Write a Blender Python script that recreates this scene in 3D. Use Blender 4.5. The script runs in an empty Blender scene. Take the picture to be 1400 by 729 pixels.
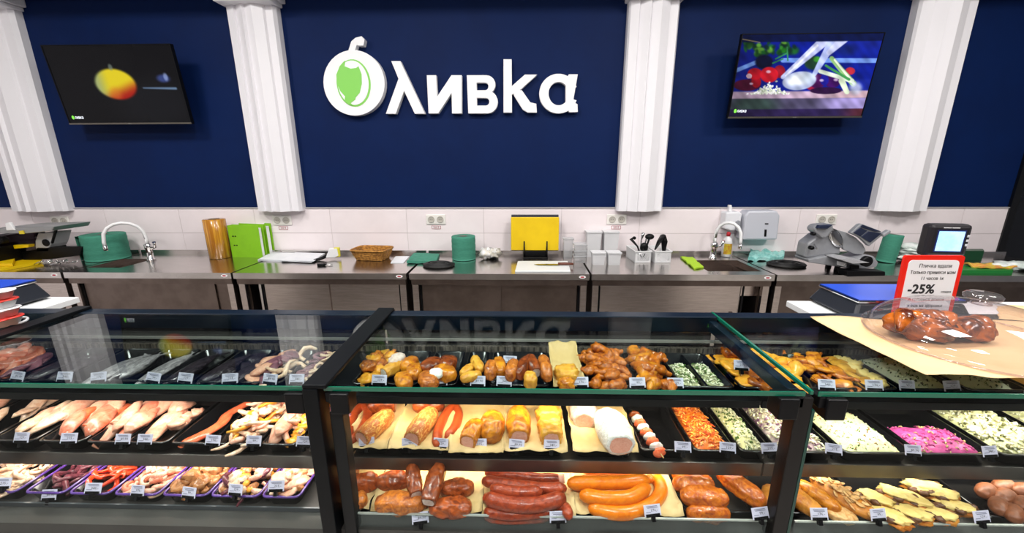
import bpy, math, random
import numpy as np
from mathutils import Vector, Matrix, Euler, noise
rnd = random.Random(7)
SC = bpy.context.scene
COL = SC.collection
R = math.radians
PI = math.pi

# ------------------------------------------------------------------ camera
FPX = 554.0
CAM = Vector((0, 0, 1.57))
PITCH, YAW, ROLL = R(14.4), R(1.5), R(-0.19)
_F = Vector((-math.sin(YAW)*math.cos(PITCH), math.cos(YAW)*math.cos(PITCH), -math.sin(PITCH)))
_R0 = Vector((math.cos(YAW), math.sin(YAW), 0)); _U0 = _R0.cross(_F)
_R = _R0*math.cos(ROLL) + _U0*math.sin(ROLL); _U = -_R0*math.sin(ROLL) + _U0*math.cos(ROLL)
cd = bpy.data.cameras.new('camera'); cam = bpy.data.objects.new('camera', cd); COL.objects.link(cam)
cd.sensor_width = 36; cd.lens = FPX/1400*36; cd.clip_start = 0.02
M3 = Matrix((_R, _U, -_F)).transposed()
cam.matrix_world = Matrix.Translation(CAM) @ M3.to_4x4()
SC.camera = cam

# ------------------------------------------------------------------ world, exposure, lights
w = bpy.data.worlds.new('world'); SC.world = w; w.use_nodes = True
w.node_tree.nodes['Background'].inputs[0].default_value = (.9, .93, 1, 1)
w.node_tree.nodes['Background'].inputs[1].default_value = 0.12
SC.view_settings.view_transform = 'Standard'; SC.view_settings.look = 'None'
SC.view_settings.gamma = 1; SC.view_settings.exposure = 0.06
SC.cycles.max_bounces = 8; SC.cycles.transparent_max_bounces = 12
SC.cycles.caustics_reflective = False; SC.cycles.caustics_refractive = False
SC.cycles.sample_clamp_indirect = 4.0
def area(name, loc, rot, sx, sy, power, color=(1, 1, 1), spread=180, parent=None):
    l = bpy.data.lights.new(name, 'AREA'); l.shape = 'RECTANGLE'; l.size = sx; l.size_y = sy
    l.energy = power; l.color = color; l.spread = R(spread)
    o = bpy.data.objects.new(name, l); o.location = loc; o.rotation_euler = rot
    COL.objects.link(o)
    if parent:
        o.parent = parent; o.location = Vector(loc) - parent.location
    return o
CEIL = 3.35
for (x, y, p) in ((-2.75, 1.25, 34), (-0.9, 1.25, 34), (0.95, 1.25, 34), (2.8, 1.25, 34),
                  (-1.9, -0.55, 50), (0.1, -0.55, 50), (2.1, -0.55, 50)):
    area('ceiling_lamp_light', (x, y, CEIL-.09), (0, 0, 0), .5, .5, p, (1, .97, .94))

# ------------------------------------------------------------------ pixel <-> world
def proj(p):
    d = Vector(p) - CAM; z = d.dot(_F)
    return 700 + FPX*d.dot(_R)/z, 364.5 - FPX*d.dot(_U)/z
def ray(x, y):
    return _F + _R*((x-700)/FPX) - _U*((y-364.5)/FPX)
def on_y(x, y, Y):
    r = ray(x, y); return CAM + r*(Y/r.y)
def on_z(x, y, Z):
    r = ray(x, y); return CAM + r*((Z-CAM.z)/r.z)
def Xat(px, Y, Z):
    X = 0
    for _ in range(4):
        X = on_y(px, proj((X, Y, Z))[1], Y).x
    return X

# ------------------------------------------------------------------ materials
def lin(c):
    return c/12.92 if c <= .04045 else ((c+.055)/1.055)**2.4
def hexc(h):
    return tuple(lin(int(h[i:i+2], 16)/255) for i in (0, 2, 4)) + (1,)
MATS = {}
def mat(name, col, rough=.5, metal=0, col2=None, scale=20, bump=0, bscale=60, coat=0, emit=0, spec=.5, thr=(.4, .6), stretch=None, det=3, dist=0):
    if name in MATS: return MATS[name]
    m = bpy.data.materials.new(name); m.use_nodes = True; nt = m.node_tree; N = nt.nodes; L = nt.links
    b = N['Principled BSDF']; c = hexc(col)
    b.inputs['Base Color'].default_value = c; b.inputs['Roughness'].default_value = rough
    b.inputs['Metallic'].default_value = metal; b.inputs['Specular IOR Level'].default_value = spec
    b.inputs['Coat Weight'].default_value = coat; b.inputs['Coat Roughness'].default_value = .12
    if emit:
        b.inputs['Emission Color'].default_value = c; b.inputs['Emission Strength'].default_value = emit
    if col2 or bump:
        tc = N.new('ShaderNodeTexCoord'); mp = N.new('ShaderNodeMapping'); L.new(tc.outputs['Object'], mp.inputs[0])
        if stretch: mp.inputs['Scale'].default_value = stretch
        oi = N.new('ShaderNodeObjectInfo'); mm = N.new('ShaderNodeMath'); mm.operation = 'MULTIPLY'; mm.inputs[1].default_value = 37
        L.new(oi.outputs['Random'], mm.inputs[0]); L.new(mm.outputs[0], mp.inputs['Location'])
        if col2:
            nz = N.new('ShaderNodeTexNoise'); nz.inputs['Scale'].default_value = scale; nz.inputs['Detail'].default_value = det; nz.inputs['Distortion'].default_value = dist; nz.inputs['Roughness'].default_value = .62
            L.new(mp.outputs[0], nz.inputs['Vector'])
            cr = N.new('ShaderNodeValToRGB'); cr.color_ramp.elements[0].position = thr[0]; cr.color_ramp.elements[1].position = thr[1]
            cr.color_ramp.elements[0].color = c; cr.color_ramp.elements[1].color = hexc(col2)
            L.new(nz.outputs[0], cr.inputs[0]); L.new(cr.outputs[0], b.inputs['Base Color'])
        if bump:
            n2 = N.new('ShaderNodeTexNoise'); n2.inputs['Scale'].default_value = bscale; n2.inputs['Detail'].default_value = 4
            L.new(mp.outputs[0], n2.inputs['Vector'])
            bp = N.new('ShaderNodeBump'); bp.inputs['Strength'].default_value = bump; bp.inputs['Distance'].default_value = .004
            L.new(n2.outputs[0], bp.inputs['Height']); L.new(bp.outputs[0], b.inputs['Normal'])
    MATS[name] = m; return m
def glass(name, tint='ffffff', rough=.0, ior=1.5, base=.0, alpha_col='ffffff', boost=1.0):
    """thin clear sheet: transparent with a Fresnel reflection (plus a faint body)"""
    if name in MATS: return MATS[name]
    m = bpy.data.materials.new(name); m.use_nodes = True; nt = m.node_tree; N = nt.nodes; L = nt.links
    N.remove(N['Principled BSDF']); out = N['Material Output']
    tr = N.new('ShaderNodeBsdfTransparent'); tr.inputs[0].default_value = hexc(tint)
    gl = N.new('ShaderNodeBsdfGlossy'); gl.inputs['Roughness'].default_value = rough
    fr = N.new('ShaderNodeFresnel'); 
    ge = N.new('ShaderNodeNewGeometry'); mi_ = N.new('ShaderNodeMapRange'); mi_.inputs['To Min'].default_value = ior; mi_.inputs['To Max'].default_value = 1/ior
    L.new(ge.outputs['Backfacing'], mi_.inputs['Value']); L.new(mi_.outputs[0], fr.inputs['IOR'])
    mu = N.new('ShaderNodeMath'); mu.operation = 'MULTIPLY'; mu.inputs[1].default_value = boost; mu.use_clamp = True
    L.new(fr.outputs[0], mu.inputs[0])
    mx = N.new('ShaderNodeMixShader'); L.new(mu.outputs[0], mx.inputs[0]); L.new(tr.outputs[0], mx.inputs[1]); L.new(gl.outputs[0], mx.inputs[2])
    last = mx
    if base:
        df = N.new('ShaderNodeBsdfDiffuse'); df.inputs[0].default_value = hexc(alpha_col)
        m2 = N.new('ShaderNodeMixShader'); m2.inputs[0].default_value = base
        L.new(mx.outputs[0], m2.inputs[1]); L.new(df.outputs[0], m2.inputs[2]); last = m2
    L.new(last.outputs[0], out.inputs[0]); MATS[name] = m; return m

WHITE = mat('white_plaster', 'ebe9ed', .45, bump=.02, bscale=60)
NAVY = mat('navy_wall_paint', '051b47', .6, col2='051d4b', scale=3, bump=.04, bscale=300, spec=.12)
TILE = mat('white_tile_glaze', 'f0e6e8', .22, col2='ece2e4', scale=4, bump=.02, bscale=8)
GROUT = mat('grout', 'c9c0c0', .8, bump=.1, bscale=300)
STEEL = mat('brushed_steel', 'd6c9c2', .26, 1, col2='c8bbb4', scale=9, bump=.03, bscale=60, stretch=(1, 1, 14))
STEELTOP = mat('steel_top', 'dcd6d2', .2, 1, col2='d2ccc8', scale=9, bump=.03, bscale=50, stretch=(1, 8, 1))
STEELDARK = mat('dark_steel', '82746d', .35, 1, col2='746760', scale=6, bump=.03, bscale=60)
CASESTEEL = mat('case_steel', '77726f', .38, 1, col2='6b6663', scale=12, bump=.04, bscale=120, stretch=(1, 10, 1))
CHROME = mat('chrome', 'dcdcdc', .1, 1, bump=.01)
BLACK = mat('black_plastic', '08080a', .4, col2='0b0b0d', scale=30, bump=.03, spec=.18)
TRAY = mat('black_tray_plastic', '08080a', .18, col2='0c0c0e', scale=30, bump=.03, coat=.3)
DARKBAR = mat('anodised_black_frame', '07090c', .4, .0, col2='090b0e', scale=20, bump=.02, spec=.15)
NAVYBAR = mat('dark_blue_frame', '10202f', .3, .4, col2='0e1c2a', scale=20, bump=.02)
RUBBER = mat('black_rubber', '0b0b0b', .55, bump=.2, bscale=120)
WPLAST = mat('white_plastic', 'e9e9ea', .35, bump=.02)
GPLAST = mat('grey_plastic', 'c8c9cc', .35, bump=.02)
RED = mat('red_plastic', 'e0200f', .35, bump=.02)
DARKP = mat('dark_print', '202024', .7, bump=.01)
REDP = mat('red_print', '9c2430', .7, bump=.01)
GREENEDGE = mat('green_glass_edge', '0a6048', .15, coat=.5, bump=.02)
GLASS = glass('case_glass', 'f4faf8', ior=1.5)
FGLASS = glass('front_glass', 'fafdfc', ior=1.5, boost=.12)
GLASS2 = glass('coated_glass', 'f4faf8', ior=1.5, boost=.14)
ACRYL = glass('clear_acrylic', 'eef2f2', ior=1.45, base=.04, alpha_col='cfd6d6', boost=.5)
SMOKE = glass('rear_door_glass', '8a8f92', ior=1.7, base=.16, alpha_col='a09a96')

# ------------------------------------------------------------------ mesh builder
class MB:
    def __init__(s): s.v = []; s.f = []; s.m = []; s.sm = []
    def add(s, verts, faces, mi=0, smooth=False):
        b = len(s.v); s.v += [tuple(p) for p in verts]
        for f in faces: s.f.append(tuple(b+i for i in f)); s.m.append(mi); s.sm.append(smooth)
        return s
    def xf(s, M, start=0):
        for i in range(start, len(s.v)): s.v[i] = tuple(M @ Vector(s.v[i]))
        return s
    def box(s, x0, x1, y0, y1, z0, z1, mi=0, M=None):
        v = [(x, y, z) for z in (z0, z1) for y in (y0, y1) for x in (x0, x1)]
        if M: v = [M @ Vector(p) for p in v]
        return s.add(v, [(0, 2, 3, 1), (4, 5, 7, 6), (0, 1, 5, 4), (2, 6, 7, 3), (0, 4, 6, 2), (1, 3, 7, 5)], mi)
    def prism(s, poly, a0, a1, axis='y', mi=0):
        """poly in the plane across axis: axis y -> (x,z); z -> (x,y); x -> (y,z)"""
        def P(p, a):
            return {'y': (p[0], a, p[1]), 'z': (p[0], p[1], a), 'x': (a, p[0], p[1])}[axis]
        n = len(poly); v = [P(p, a0) for p in poly] + [P(p, a1) for p in poly]
        f = [tuple(range(n)), tuple(range(2*n-1, n-1, -1))] + [(i, n+i, n+(i+1) % n, (i+1) % n) for i in range(n)]
        return s.add(v, f, mi)
    def lathe(s, prof, n=20, mi=0, smooth=True, c=(0, 0, 0), cap=True, M=None):
        v = []; f = []
        for r, z in prof:
            for k in range(n):
                a = 2*PI*k/n; v.append(Vector((c[0]+r*math.cos(a), c[1]+r*math.sin(a), c[2]+z)))
        for j in range(len(prof)-1):
            for k in range(n): f.append((j*n+k, j*n+(k+1) % n, (j+1)*n+(k+1) % n, (j+1)*n+k))
        if M: v = [M @ p for p in v]
        s.add(v, f, mi, smooth)
        if cap:
            b = len(s.v)-len(v)
            for j, rev in ((0, True), (len(prof)-1, False)):
                if prof[j][0] > 1e-5:
                    q = [b+j*n+k for k in range(n)]; s.f.append(tuple(q[::-1] if rev else q)); s.m.append(mi); s.sm.append(False)
        return s
    def tube(s, pts, rad, n=8, mi=0, cap=True, flat=1.0, smooth=True, capmi=None, round_end=False):
        pts = [Vector(p) for p in pts]
        if not hasattr(rad, '__len__'): rad = [rad]*len(pts)
        rad = list(rad)
        if round_end:
            d0 = (pts[0]-pts[1]).normalized(); d1 = (pts[-1]-pts[-2]).normalized(); r0, r1 = rad[0], rad[-1]
            pts = [pts[0]+d0*r0, pts[0]+d0*r0*.75] + pts + [pts[-1]+d1*r1*.75, pts[-1]+d1*r1]
            rad = [r0*.05, r0*.66] + rad + [r1*.66, r1*.05]
        v = []; up = Vector((0, 0, 1)); prev = None
        for i, p in enumerate(pts):
            t = (pts[min(i+1, len(pts)-1)] - pts[max(i-1, 0)]).normalized()
            a = (up if prev is None else prev); a = (a - t*a.dot(t))
            if a.length < 1e-4: a = Vector((0, 1, 0)) - t*t.y
            a.normalize(); prev = a; bb = t.cross(a)
            for k in range(n):
                an = 2*PI*k/n; v.append(p + a*math.sin(an)*rad[i]*flat + bb*math.cos(an)*rad[i])
        f = []
        for j in range(len(pts)-1):
            for k in range(n): f.append((j*n+k, (j+1)*n+k, (j+1)*n+(k+1) % n, j*n+(k+1) % n))
        b = len(s.v); s.add(v, f, mi, smooth)
        if cap:
            cm = mi if capmi is None else capmi
            s.f.append(tuple(b+k for k in range(n))); s.m.append(cm); s.sm.append(False)
            s.f.append(tuple(b+(len(pts)-1)*n+k for k in range(n-1, -1, -1))); s.m.append(cm); s.sm.append(False)
        return s
    def ball(s, c, r, amp=0., fr=1., seed=0, nu=12, nv=8, mi=0, smooth=True, M=None, power=1.0):
        """an ellipsoid with noise relief; r = (rx, ry, rz)"""
        if not hasattr(r, '__len__'): r = (r, r, r)
        v = []; f = []; off = Vector((seed*7.3, seed*3.1, seed*1.7))
        for j in range(nv+1):
            th = PI*j/nv
            for k in range(nu):
                ph = 2*PI*k/nu
                d = Vector((math.sin(th)*math.cos(ph), math.sin(th)*math.sin(ph), math.cos(th)))
                if power != 1: d = Vector([math.copysign(abs(q)**power, q) for q in d])
                g = 1 + amp*noise.noise(d*fr+off)
                v.append(Vector((d.x*r[0]*g, d.y*r[1]*g, d.z*r[2]*g)))
        if M: v = [M @ p for p in v]
        v = [p+Vector(c) for p in v]
        for j in range(nv):
            for k in range(nu):
                q = (j*nu+k, (j+1)*nu+k, (j+1)*nu+(k+1) % nu, j*nu+(k+1) % nu)
                f.append(q)
        return s.add(v, f, mi, smooth)
    def sheet(s, x0, x1, y0, y1, nx, ny, hz, mi=0, smooth=True, thick=0):
        v = [(x0+(x1-x0)*i/nx, y0+(y1-y0)*j/ny, 0) for j in range(ny+1) for i in range(nx+1)]
        v = [hz(*p[:2]) if isinstance(hz(*p[:2]), tuple) else (p[0], p[1], hz(p[0], p[1])) for p in v]
        f = [(j*(nx+1)+i, j*(nx+1)+i+1, (j+1)*(nx+1)+i+1, (j+1)*(nx+1)+i) for j in range(ny) for i in range(nx)]
        s.add(v, f, mi, smooth)
        if thick:
            n = len(v); b = len(s.v)
            s.add([(p[0], p[1], p[2]-thick) for p in v], [q[::-1] for q in f], mi, smooth)
            ring = [i for i in range(nx+1)] + [j*(nx+1)+nx for j in range(1, ny+1)] + [ny*(nx+1)+i for i in range(nx-1, -1, -1)] + [j*(nx+1) for j in range(ny-1, 0, -1)]
            for a, c in zip(ring, ring[1:]+ring[:1]):
                s.f.append((b-n+c, b-n+a, b+a, b+c)); s.m.append(mi); s.sm.append(False)
        return s
    def mesh(s, name, mats):
        me = bpy.data.meshes.new(name); me.from_pydata(s.v, [], s.f)
        for m in (mats if isinstance(mats, (list, tuple)) else [mats]): me.materials.append(m)
        me.polygons.foreach_set('material_index', s.m); me.polygons.foreach_set('use_smooth', s.sm)
        me.update(); return me

def link(name, me, parent=None, loc=(0, 0, 0), rot=(0, 0, 0), bevel=0, scale=None):
    o = bpy.data.objects.new(name, me); COL.objects.link(o); o.location = loc; o.rotation_euler = rot
    if scale: o.scale = scale
    if parent: o.parent = parent
    if bevel:
        b = o.modifiers.new('bevel', 'BEVEL'); b.width = bevel; b.segments = 2; b.limit_method = 'ANGLE'
    return o
def obj(name, mb, mats, parent=None, loc=(0, 0, 0), rot=(0, 0, 0), bevel=0, world=False):
    me = mb.mesh(name, mats)
    if world and parent: loc = -parent.location
    return link(name, me, parent, loc, rot, bevel)
def objw(name, mb, mats, bevel=0, base=None):
    """a top-level mesh whose vertices are given in world coordinates; its origin moves to the middle of its underside"""
    a = np.array(mb.v); c = Vector(((a[:, 0].min()+a[:, 0].max())/2, (a[:, 1].min()+a[:, 1].max())/2, a[:, 2].min()))
    mb.v = [tuple(Vector(p)-c) for p in mb.v]
    return obj(name, mb, mats, None, c, bevel=bevel)
def tag(o, label, cat, group=None, kind=None):
    o['label'] = label; o['category'] = cat
    if group: o['group'] = group
    if kind: o['kind'] = kind
    return o
def thing(name, label, cat, loc=(0, 0, 0), rz=0, group=None, rot=None):
    o = bpy.data.objects.new(name, None); COL.objects.link(o); o.empty_display_size = .05
    o.location = loc; o.rotation_euler = rot or (0, 0, rz)
    return tag(o, label, cat, group)
def struct(name, mb, m, parent=None, bevel=0):
    o = obj(name, mb, m, parent, bevel=bevel)
    if not parent: o['kind'] = 'structure'
    return o
def text(name, body, size, m, parent, loc, rot=(PI/2, 0, 0), ext=.0004, align='CENTER', sx=1.0, bold=0):
    c = bpy.data.curves.new(name, 'FONT'); c.body = body; c.size = size; c.extrude = ext; c.align_x = align; c.align_y = 'CENTER'
    c.resolution_u = 3; c.materials.append(m); c.offset = bold
    o = bpy.data.objects.new(name, c); COL.objects.link(o); o.location = loc; o.rotation_euler = rot; o.scale = (sx, 1, 1)
    me = bpy.data.meshes.new_from_object(o); bpy.data.objects.remove(o)
    return link(name, me, parent, loc, rot, scale=(sx, 1, 1))
def ribbon(pts, wd, n=None):
    """an outline polygon for a stroke through 2-D points"""
    P = [Vector(p) for p in pts]; L_, R_ = [], []
    for i, p in enumerate(P):
        a = (P[i]-P[i-1]).normalized() if i else None; b = (P[i+1]-P[i]).normalized() if i < len(P)-1 else None
        t = ((a or b)+(b or a)).normalized(); nn = Vector((-t.y, t.x)); k = 1/max(.5, nn.dot(Vector((-(a or b).y, (a or b).x))))
        ww = wd[i] if hasattr(wd, '__len__') else wd
        L_.append(p+nn*ww/2*k); R_.append(p-nn*ww/2*k)
    return [tuple(q) for q in L_+R_[::-1]]
# ------------------------------------------------------------------ room shell
WY = 3.13
XE = on_y(1377, 285, WY).x
struct('floor', MB().box(-5, 5.6, -3, WY+.5, -.05, 0), mat('floor_tiles', 'b3aea8', .25, col2='bab5af', scale=2, bump=.02))
struct('ceiling', MB().box(-5, 5.6, -3, WY+.5, CEIL, CEIL+.05), mat('ceiling_paint', 'b9bbc2', .8, bump=.05))
struct('wall_left', MB().box(-5.1, -5, -3, WY, 0, CEIL), WHITE)
struct('wall_right', MB().box(5.6, 5.7, -3, WY+.5, 0, CEIL), mat('grey_wall_paint', '6d6f76', .7, bump=.05))
struct('wall_front', MB().box(-5, 5.6, -3.1, -3, 0, CEIL), mat('shop_wall_paint', '77757a', .7, bump=.05))
wb = struct('wall_back', MB().box(-5, XE, WY, WY+.1, 0, CEIL), NAVY)
struct('wall_recess', MB().box(XE, 5.6, WY+.4, WY+.5, 0, CEIL), mat('recess_dark_paint', '15171c', .5, bump=.03))
# tiled band behind the worktables, every tile its own piece
gro = obj('grout_bed', MB().box(-5, XE, WY-.006, WY-.0005, .6, 1.232), GROUT, wb)
tm = MB().box(-.2985, .2985, -.009, -.0055, -.0955, .0955).mesh('tile', [TILE])
for r_, zc in enumerate((.7465, .939, 1.1335)):
    for k in range(-12, 3):
        xc = 2.1+.6*k+.3
        if xc < -4.7 or xc+.3 > XE: continue
        t = link('tile', tm, wb, (xc, WY, zc+rnd.uniform(-.0004, .0004)), (0, rnd.uniform(-.001, .001), 0))
xl = 2.1+.6*3
if XE-(2.1+.6*2) > .05:
    xs = 2.1+.6*2
    for zc in (.7465, .939, 1.1335):
        obj('tile', MB().box(xs+.0015, XE, WY-.009, WY-.0055, zc-.0955, zc+.0955), TILE, wb)
trm = struct('trim_1', MB().box(-5, XE, WY-.016, WY-.0005, 1.230, 1.238), mat('trim_metal', 'cfcdd0', .35, .5, bump=.01))

# pleated pilasters
def pilaster(name, pxl, pxr):
    x0, x1 = Xat(pxl, WY-.1, 1.225), Xat(pxr, WY-.1, 1.225)
    W = x1-x0
    prof = [(0, 0), (0, .055), (.03, .072), (.19, .088), (.21, .072), (.40, .112), (.43, .092), (.60, .115), (.78, .088), (.80, .070), (.955, .074), (1, .05), (1, 0)]
    poly = [(x0+W*a, WY-b) for a, b in prof]
    mb = MB().prism([(p[0], p[1]) for p in poly], 1.215, 2.62, 'z')
    o = struct(name, mb, WHITE)
    c = MB()
    c.prism([(x0-.045, WY), (x0-.045, WY-.17), (x1+.045, WY-.17), (x1+.045, WY)], 2.635, 2.74, 'z')
    c.prism([(x0-.02, WY), (x0-.02, WY-.155), (x1+.02, WY-.155), (x1+.02, WY)], 2.61, 2.636, 'z')
    obj('capital', c, WHITE, o, bevel=.006)
    return o
for i, (a, b) in enumerate(((8, 84), (348, 409), (845, 908), (1202, 1275))): pilaster('trim_%d' % (i+2), a, b)
struct('trim_6', MB().box(-5, XE, WY-.45, WY, 2.745, CEIL), mat('shade_soffit_navy', '0a1530', .7, bump=.03))  # unseen soffit above the view, deepened to shade the top of the wall

# dark glazed opening at the far right
d = struct('door_1', MB().box(XE, XE+.05, WY-.02, WY+.12, 0, 2.75).box(XE+.05, 5.6, WY-.02, WY+.12, 2.7, 2.75), mat('door_frame_black', '0a0b0e', .3, bump=.02))
obj('door_glass', MB().box(XE+.05, 5.6, WY+.05, WY+.06, 0, 2.7), mat('dark_door_glass', '0b0e14', .06, spec=.7, bump=.01), d)
obj('door_rail', MB().box(XE+.05, 5.6, WY+.03, WY+.05, 1.28, 1.31), mat('rail_steel', '33363d', .3, .8, bump=.01), d)

# ceiling lamps (the shop's square panels)
EM = mat('lamp_diffuser', 'fff8f0', .5, emit=6, bump=.01)
for k, (x, y) in enumerate(((-2.75, 1.25), (-0.9, 1.25), (0.95, 1.25), (2.8, 1.25), (-1.9, -.55), (.1, -.55), (2.1, -.55))):
    t = thing('ceiling_lamp', '%s white ceiling panel lamp over the %s' % (('leftmost', 'second', 'third', 'rightmost', 'left', 'middle', 'right')[k], 'aisle' if k < 4 else 'customer side'), 'lamp', (x, y, CEIL), group='ceiling panel lamps')
    obj('lamp_frame', MB().box(-.3, .3, -.3, .3, -.04, 0), WPLAST, t)
    obj('diffuser', MB().box(-.27, .27, -.27, .27, -.05, -.04), EM, t)

# ------------------------------------------------------------------ wall sign: raised letters
SW = mat('sign_white', 'f4f4f6', .4, bump=.02)
SY = WY-.045
def sgn(cx, cy):   # zoomed-crop coordinates of the sign -> (x, z) on the plane of the letter faces
    p = on_y(400+cx/2.431, cy/2.431, SY); return (p.x, p.z)
def letter(label, polys):
    mb = MB()
    for k, pl in enumerate(polys): mb.prism([sgn(*p) for p in pl], SY-.0003*k, WY-.001)
    return tag(objw('sign_letter', mb, SW), label, 'letter', 'raised white letters of the wall sign')
def arc(cx, cy, rx, ry, a0, a1, n=14, tw=0):
    return [(cx+rx*math.cos(R(a0+(a1-a0)*k/n)), cy+ry*math.sin(R(a0+(a1-a0)*k/n))) for k in range(n+1)]
def rot2(pts, c, deg):
    a = R(deg); return [(c[0]+(x-c[0])*math.cos(a)-(y-c[1])*math.sin(a), c[1]+(x-c[0])*math.sin(a)+(y-c[1])*math.cos(a)) for x, y in pts]
ol = thing('sign_olive', 'white oval olive emblem with green centre starting the wall sign', 'emblem')
oc = (206, 276)
body = rot2(arc(oc[0], oc[1], 101, 109, 0, 350, 40), oc, -12)
bp = [sgn(*p) for p in body]
ol.location = (sgn(*oc)[0], WY, bp[0][1])
def olp(nm, poly, y0, y1, m): obj(nm, MB().prism([sgn(*p) for p in poly], y0, y1), m, ol, world=True)
olp('olive_body', body, SY-.01, WY-.001, SW)
OG = mat('sign_green', '86d45a', .45, bump=.02)
cc = (205, 277)
outer = rot2(arc(cc[0], cc[1], 56, 79, 0, 350, 36), cc, -8)
olp('green_ring', outer, SY-.0125, SY-.009, OG)
olp('white_ring', rot2(arc(204, 276, 51, 74, 0, 350, 36), cc, -8), SY-.015, SY-.012, SW)
gp = [(160, 222), (172, 208), (178, 204)] + [(176, 222), (196, 230), (214, 228), (222, 222)] + [(232, 248), (233, 280), (226, 310), (212, 326), (196, 330), (178, 322), (162, 304), (151, 280), (149, 250)]
olp('green_olive', gp, SY-.0175, SY-.0145, OG)
olp('green_tail', [(178, 322), (196, 330), (212, 326), (212, 332), (196, 344), (206, 352), (190, 348), (176, 336)], SY-.0178, SY-.0146, OG)
olp('stalk', [(186, 170), (196, 138), (210, 126), (230, 121), (240, 132), (236, 152), (222, 152), (214, 150), (208, 168)], SY-.005, WY-.001, SW)
letter('white raised letter shaped like a lambda, right of the olive emblem', [[(328, 203), (358, 203), (440, 378), (406, 378), (352, 262)], [(352, 262), (371, 300), (343, 378), (310, 378)]])
letter('white raised letter like a reversed N, third sign of the wall name', [[(446, 250), (477, 250), (483, 377), (452, 377)], [(527, 250), (562, 250), (562, 377), (530, 377)], [(480, 377), (478, 325), (528, 250), (534, 250), (534, 300), (484, 377)]])
def band(o, i): return [o[k] for k in range(len(o))] + [i[k] for k in range(len(i)-1, -1, -1)]
letter('white raised letter like a capital B in the middle of the wall name', [
    [(579, 250), (611, 250), (613, 377), (584, 377)],
    [(600, 250)] + arc(644, 281, 30, 31, -90, 90, 10) + [(600, 312), (600, 300)] + arc(640, 287, 11, 13, 90, -90, 8) + [(600, 274)],
    [(600, 301)] + arc(648, 339, 34, 38, -90, 90, 10) + [(600, 377), (600, 351)] + arc(642, 338, 12, 13, 90, -90, 8) + [(600, 325)]])
letter('tallest white raised letter, a k, second to last of the wall name', [
    [(701, 197), (728, 197), (729, 374), (701, 374)],
    [(722, 292), (772, 248), (813, 248), (752, 303), (735, 312), (722, 316)],
    [(742, 300), (762, 300), (790, 340), (810, 345), (812, 374), (782, 374), (765, 364), (735, 316)]])
letter('white raised alpha-shaped letter closing the wall name at its right end', [
    band(arc(884, 311, 64, 66, 20, 340, 30), arc(884, 311, 33, 39, 20, 340, 30)),
    [(918, 247), (948, 247), (938, 305), (932, 340), (947, 346), (948, 372), (920, 373), (908, 355), (908, 270)]])

# ------------------------------------------------------------------ televisions
def attr_mat(name, strength):
    m = bpy.data.materials.new(name); m.use_nodes = True; nt = m.node_tree; b = nt.nodes['Principled BSDF']
    a = nt.nodes.new('ShaderNodeVertexColor'); a.layer_name = 'picture'
    b.inputs['Base Color'].default_value = (.004, .004, .005, 1); b.inputs['Roughness'].default_value = .07
    b.inputs['Specular IOR Level'].default_value = .12
    nt.links.new(a.outputs[0], b.inputs['Emission Color']); b.inputs['Emission Strength'].default_value = strength
    return m
def h3(h): return np.array([int(h[i:i+2], 16)/255 for i in (0, 2, 4)])
def sm(x, a, b): t = np.clip((x-a)/(b-a), 0, 1); return t*t*(3-2*t)
def blend(img, mask, c): return img*(1-mask[..., None]) + (h3(c) if isinstance(c, str) else c)*mask[..., None]
def ell(X, Y, cx, cy, rx, ry, soft=.12, ang=0):
    a = R(ang); dx, dy = X-cx, Y-cy; u = dx*math.cos(a)+dy*math.sin(a); v = -dx*math.sin(a)+dy*math.cos(a)
    return 1-sm(np.sqrt((u/rx)**2+(v/ry)**2), 1-soft, 1+soft)
def seg(X, Y, x0, y0, x1, y1, w0, w1=None, soft=3.):
    w1 = w0 if w1 is None else w1; dx, dy = x1-x0, y1-y0; t = np.clip(((X-x0)*dx+(Y-y0)*dy)/(dx*dx+dy*dy), 0, 1)
    d = np.hypot(X-x0-t*dx, Y-y0-t*dy)-(w0+(w1-w0)*t); return 1-sm(d, -soft, soft)
def picture(nm, nx, ny, fn):
    u, v = np.meshgrid(np.linspace(0, 1, nx+1), np.linspace(0, 1, ny+1)); img = fn(u, v)
    me = bpy.data.meshes.new(nm)
    return u, v, img, me
nrs = np.random.RandomState(3)
def scr_left(u, v):
    X, Y = u*1.78, v; img = np.zeros(u.shape+(3,)) + h3('030305')
    img = blend(img, ell(X, Y, 1.35, .75, .55, .3, .6)*.35, '23262e')
    m = ell(X, Y, .86, .49, .29, .20, .12, 2)
    col = h3('e6cf20')*np.ones(img.shape)
    col = blend(col, sm(X*.35+Y*1., .78, 1.0), 'a81a0c'); col = blend(col, sm(.8-X, 0, .22)*.75, '8fa58c')
    col = blend(col, ell(X, Y, .82, .62, .07, .08, .8)*.5, 'd8722a')
    img = blend(img, m, col); img = blend(img, ell(X, Y, .86, .27, .03, .04, .5)*.7, '7e8a7c')
    img = blend(img, seg(X, Y, 1.24, .54, 1.7, .55, .008, .016, .012)*.8, '7f9fc6')
    img = blend(img, ell(X, Y, 1.56, .42, .09, .05, .5)*.7, '4a5fb0'); img = blend(img, ell(X, Y, 1.6, .40, .03, .05, .5)*.7, '9fb0e0')
    return img
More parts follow.
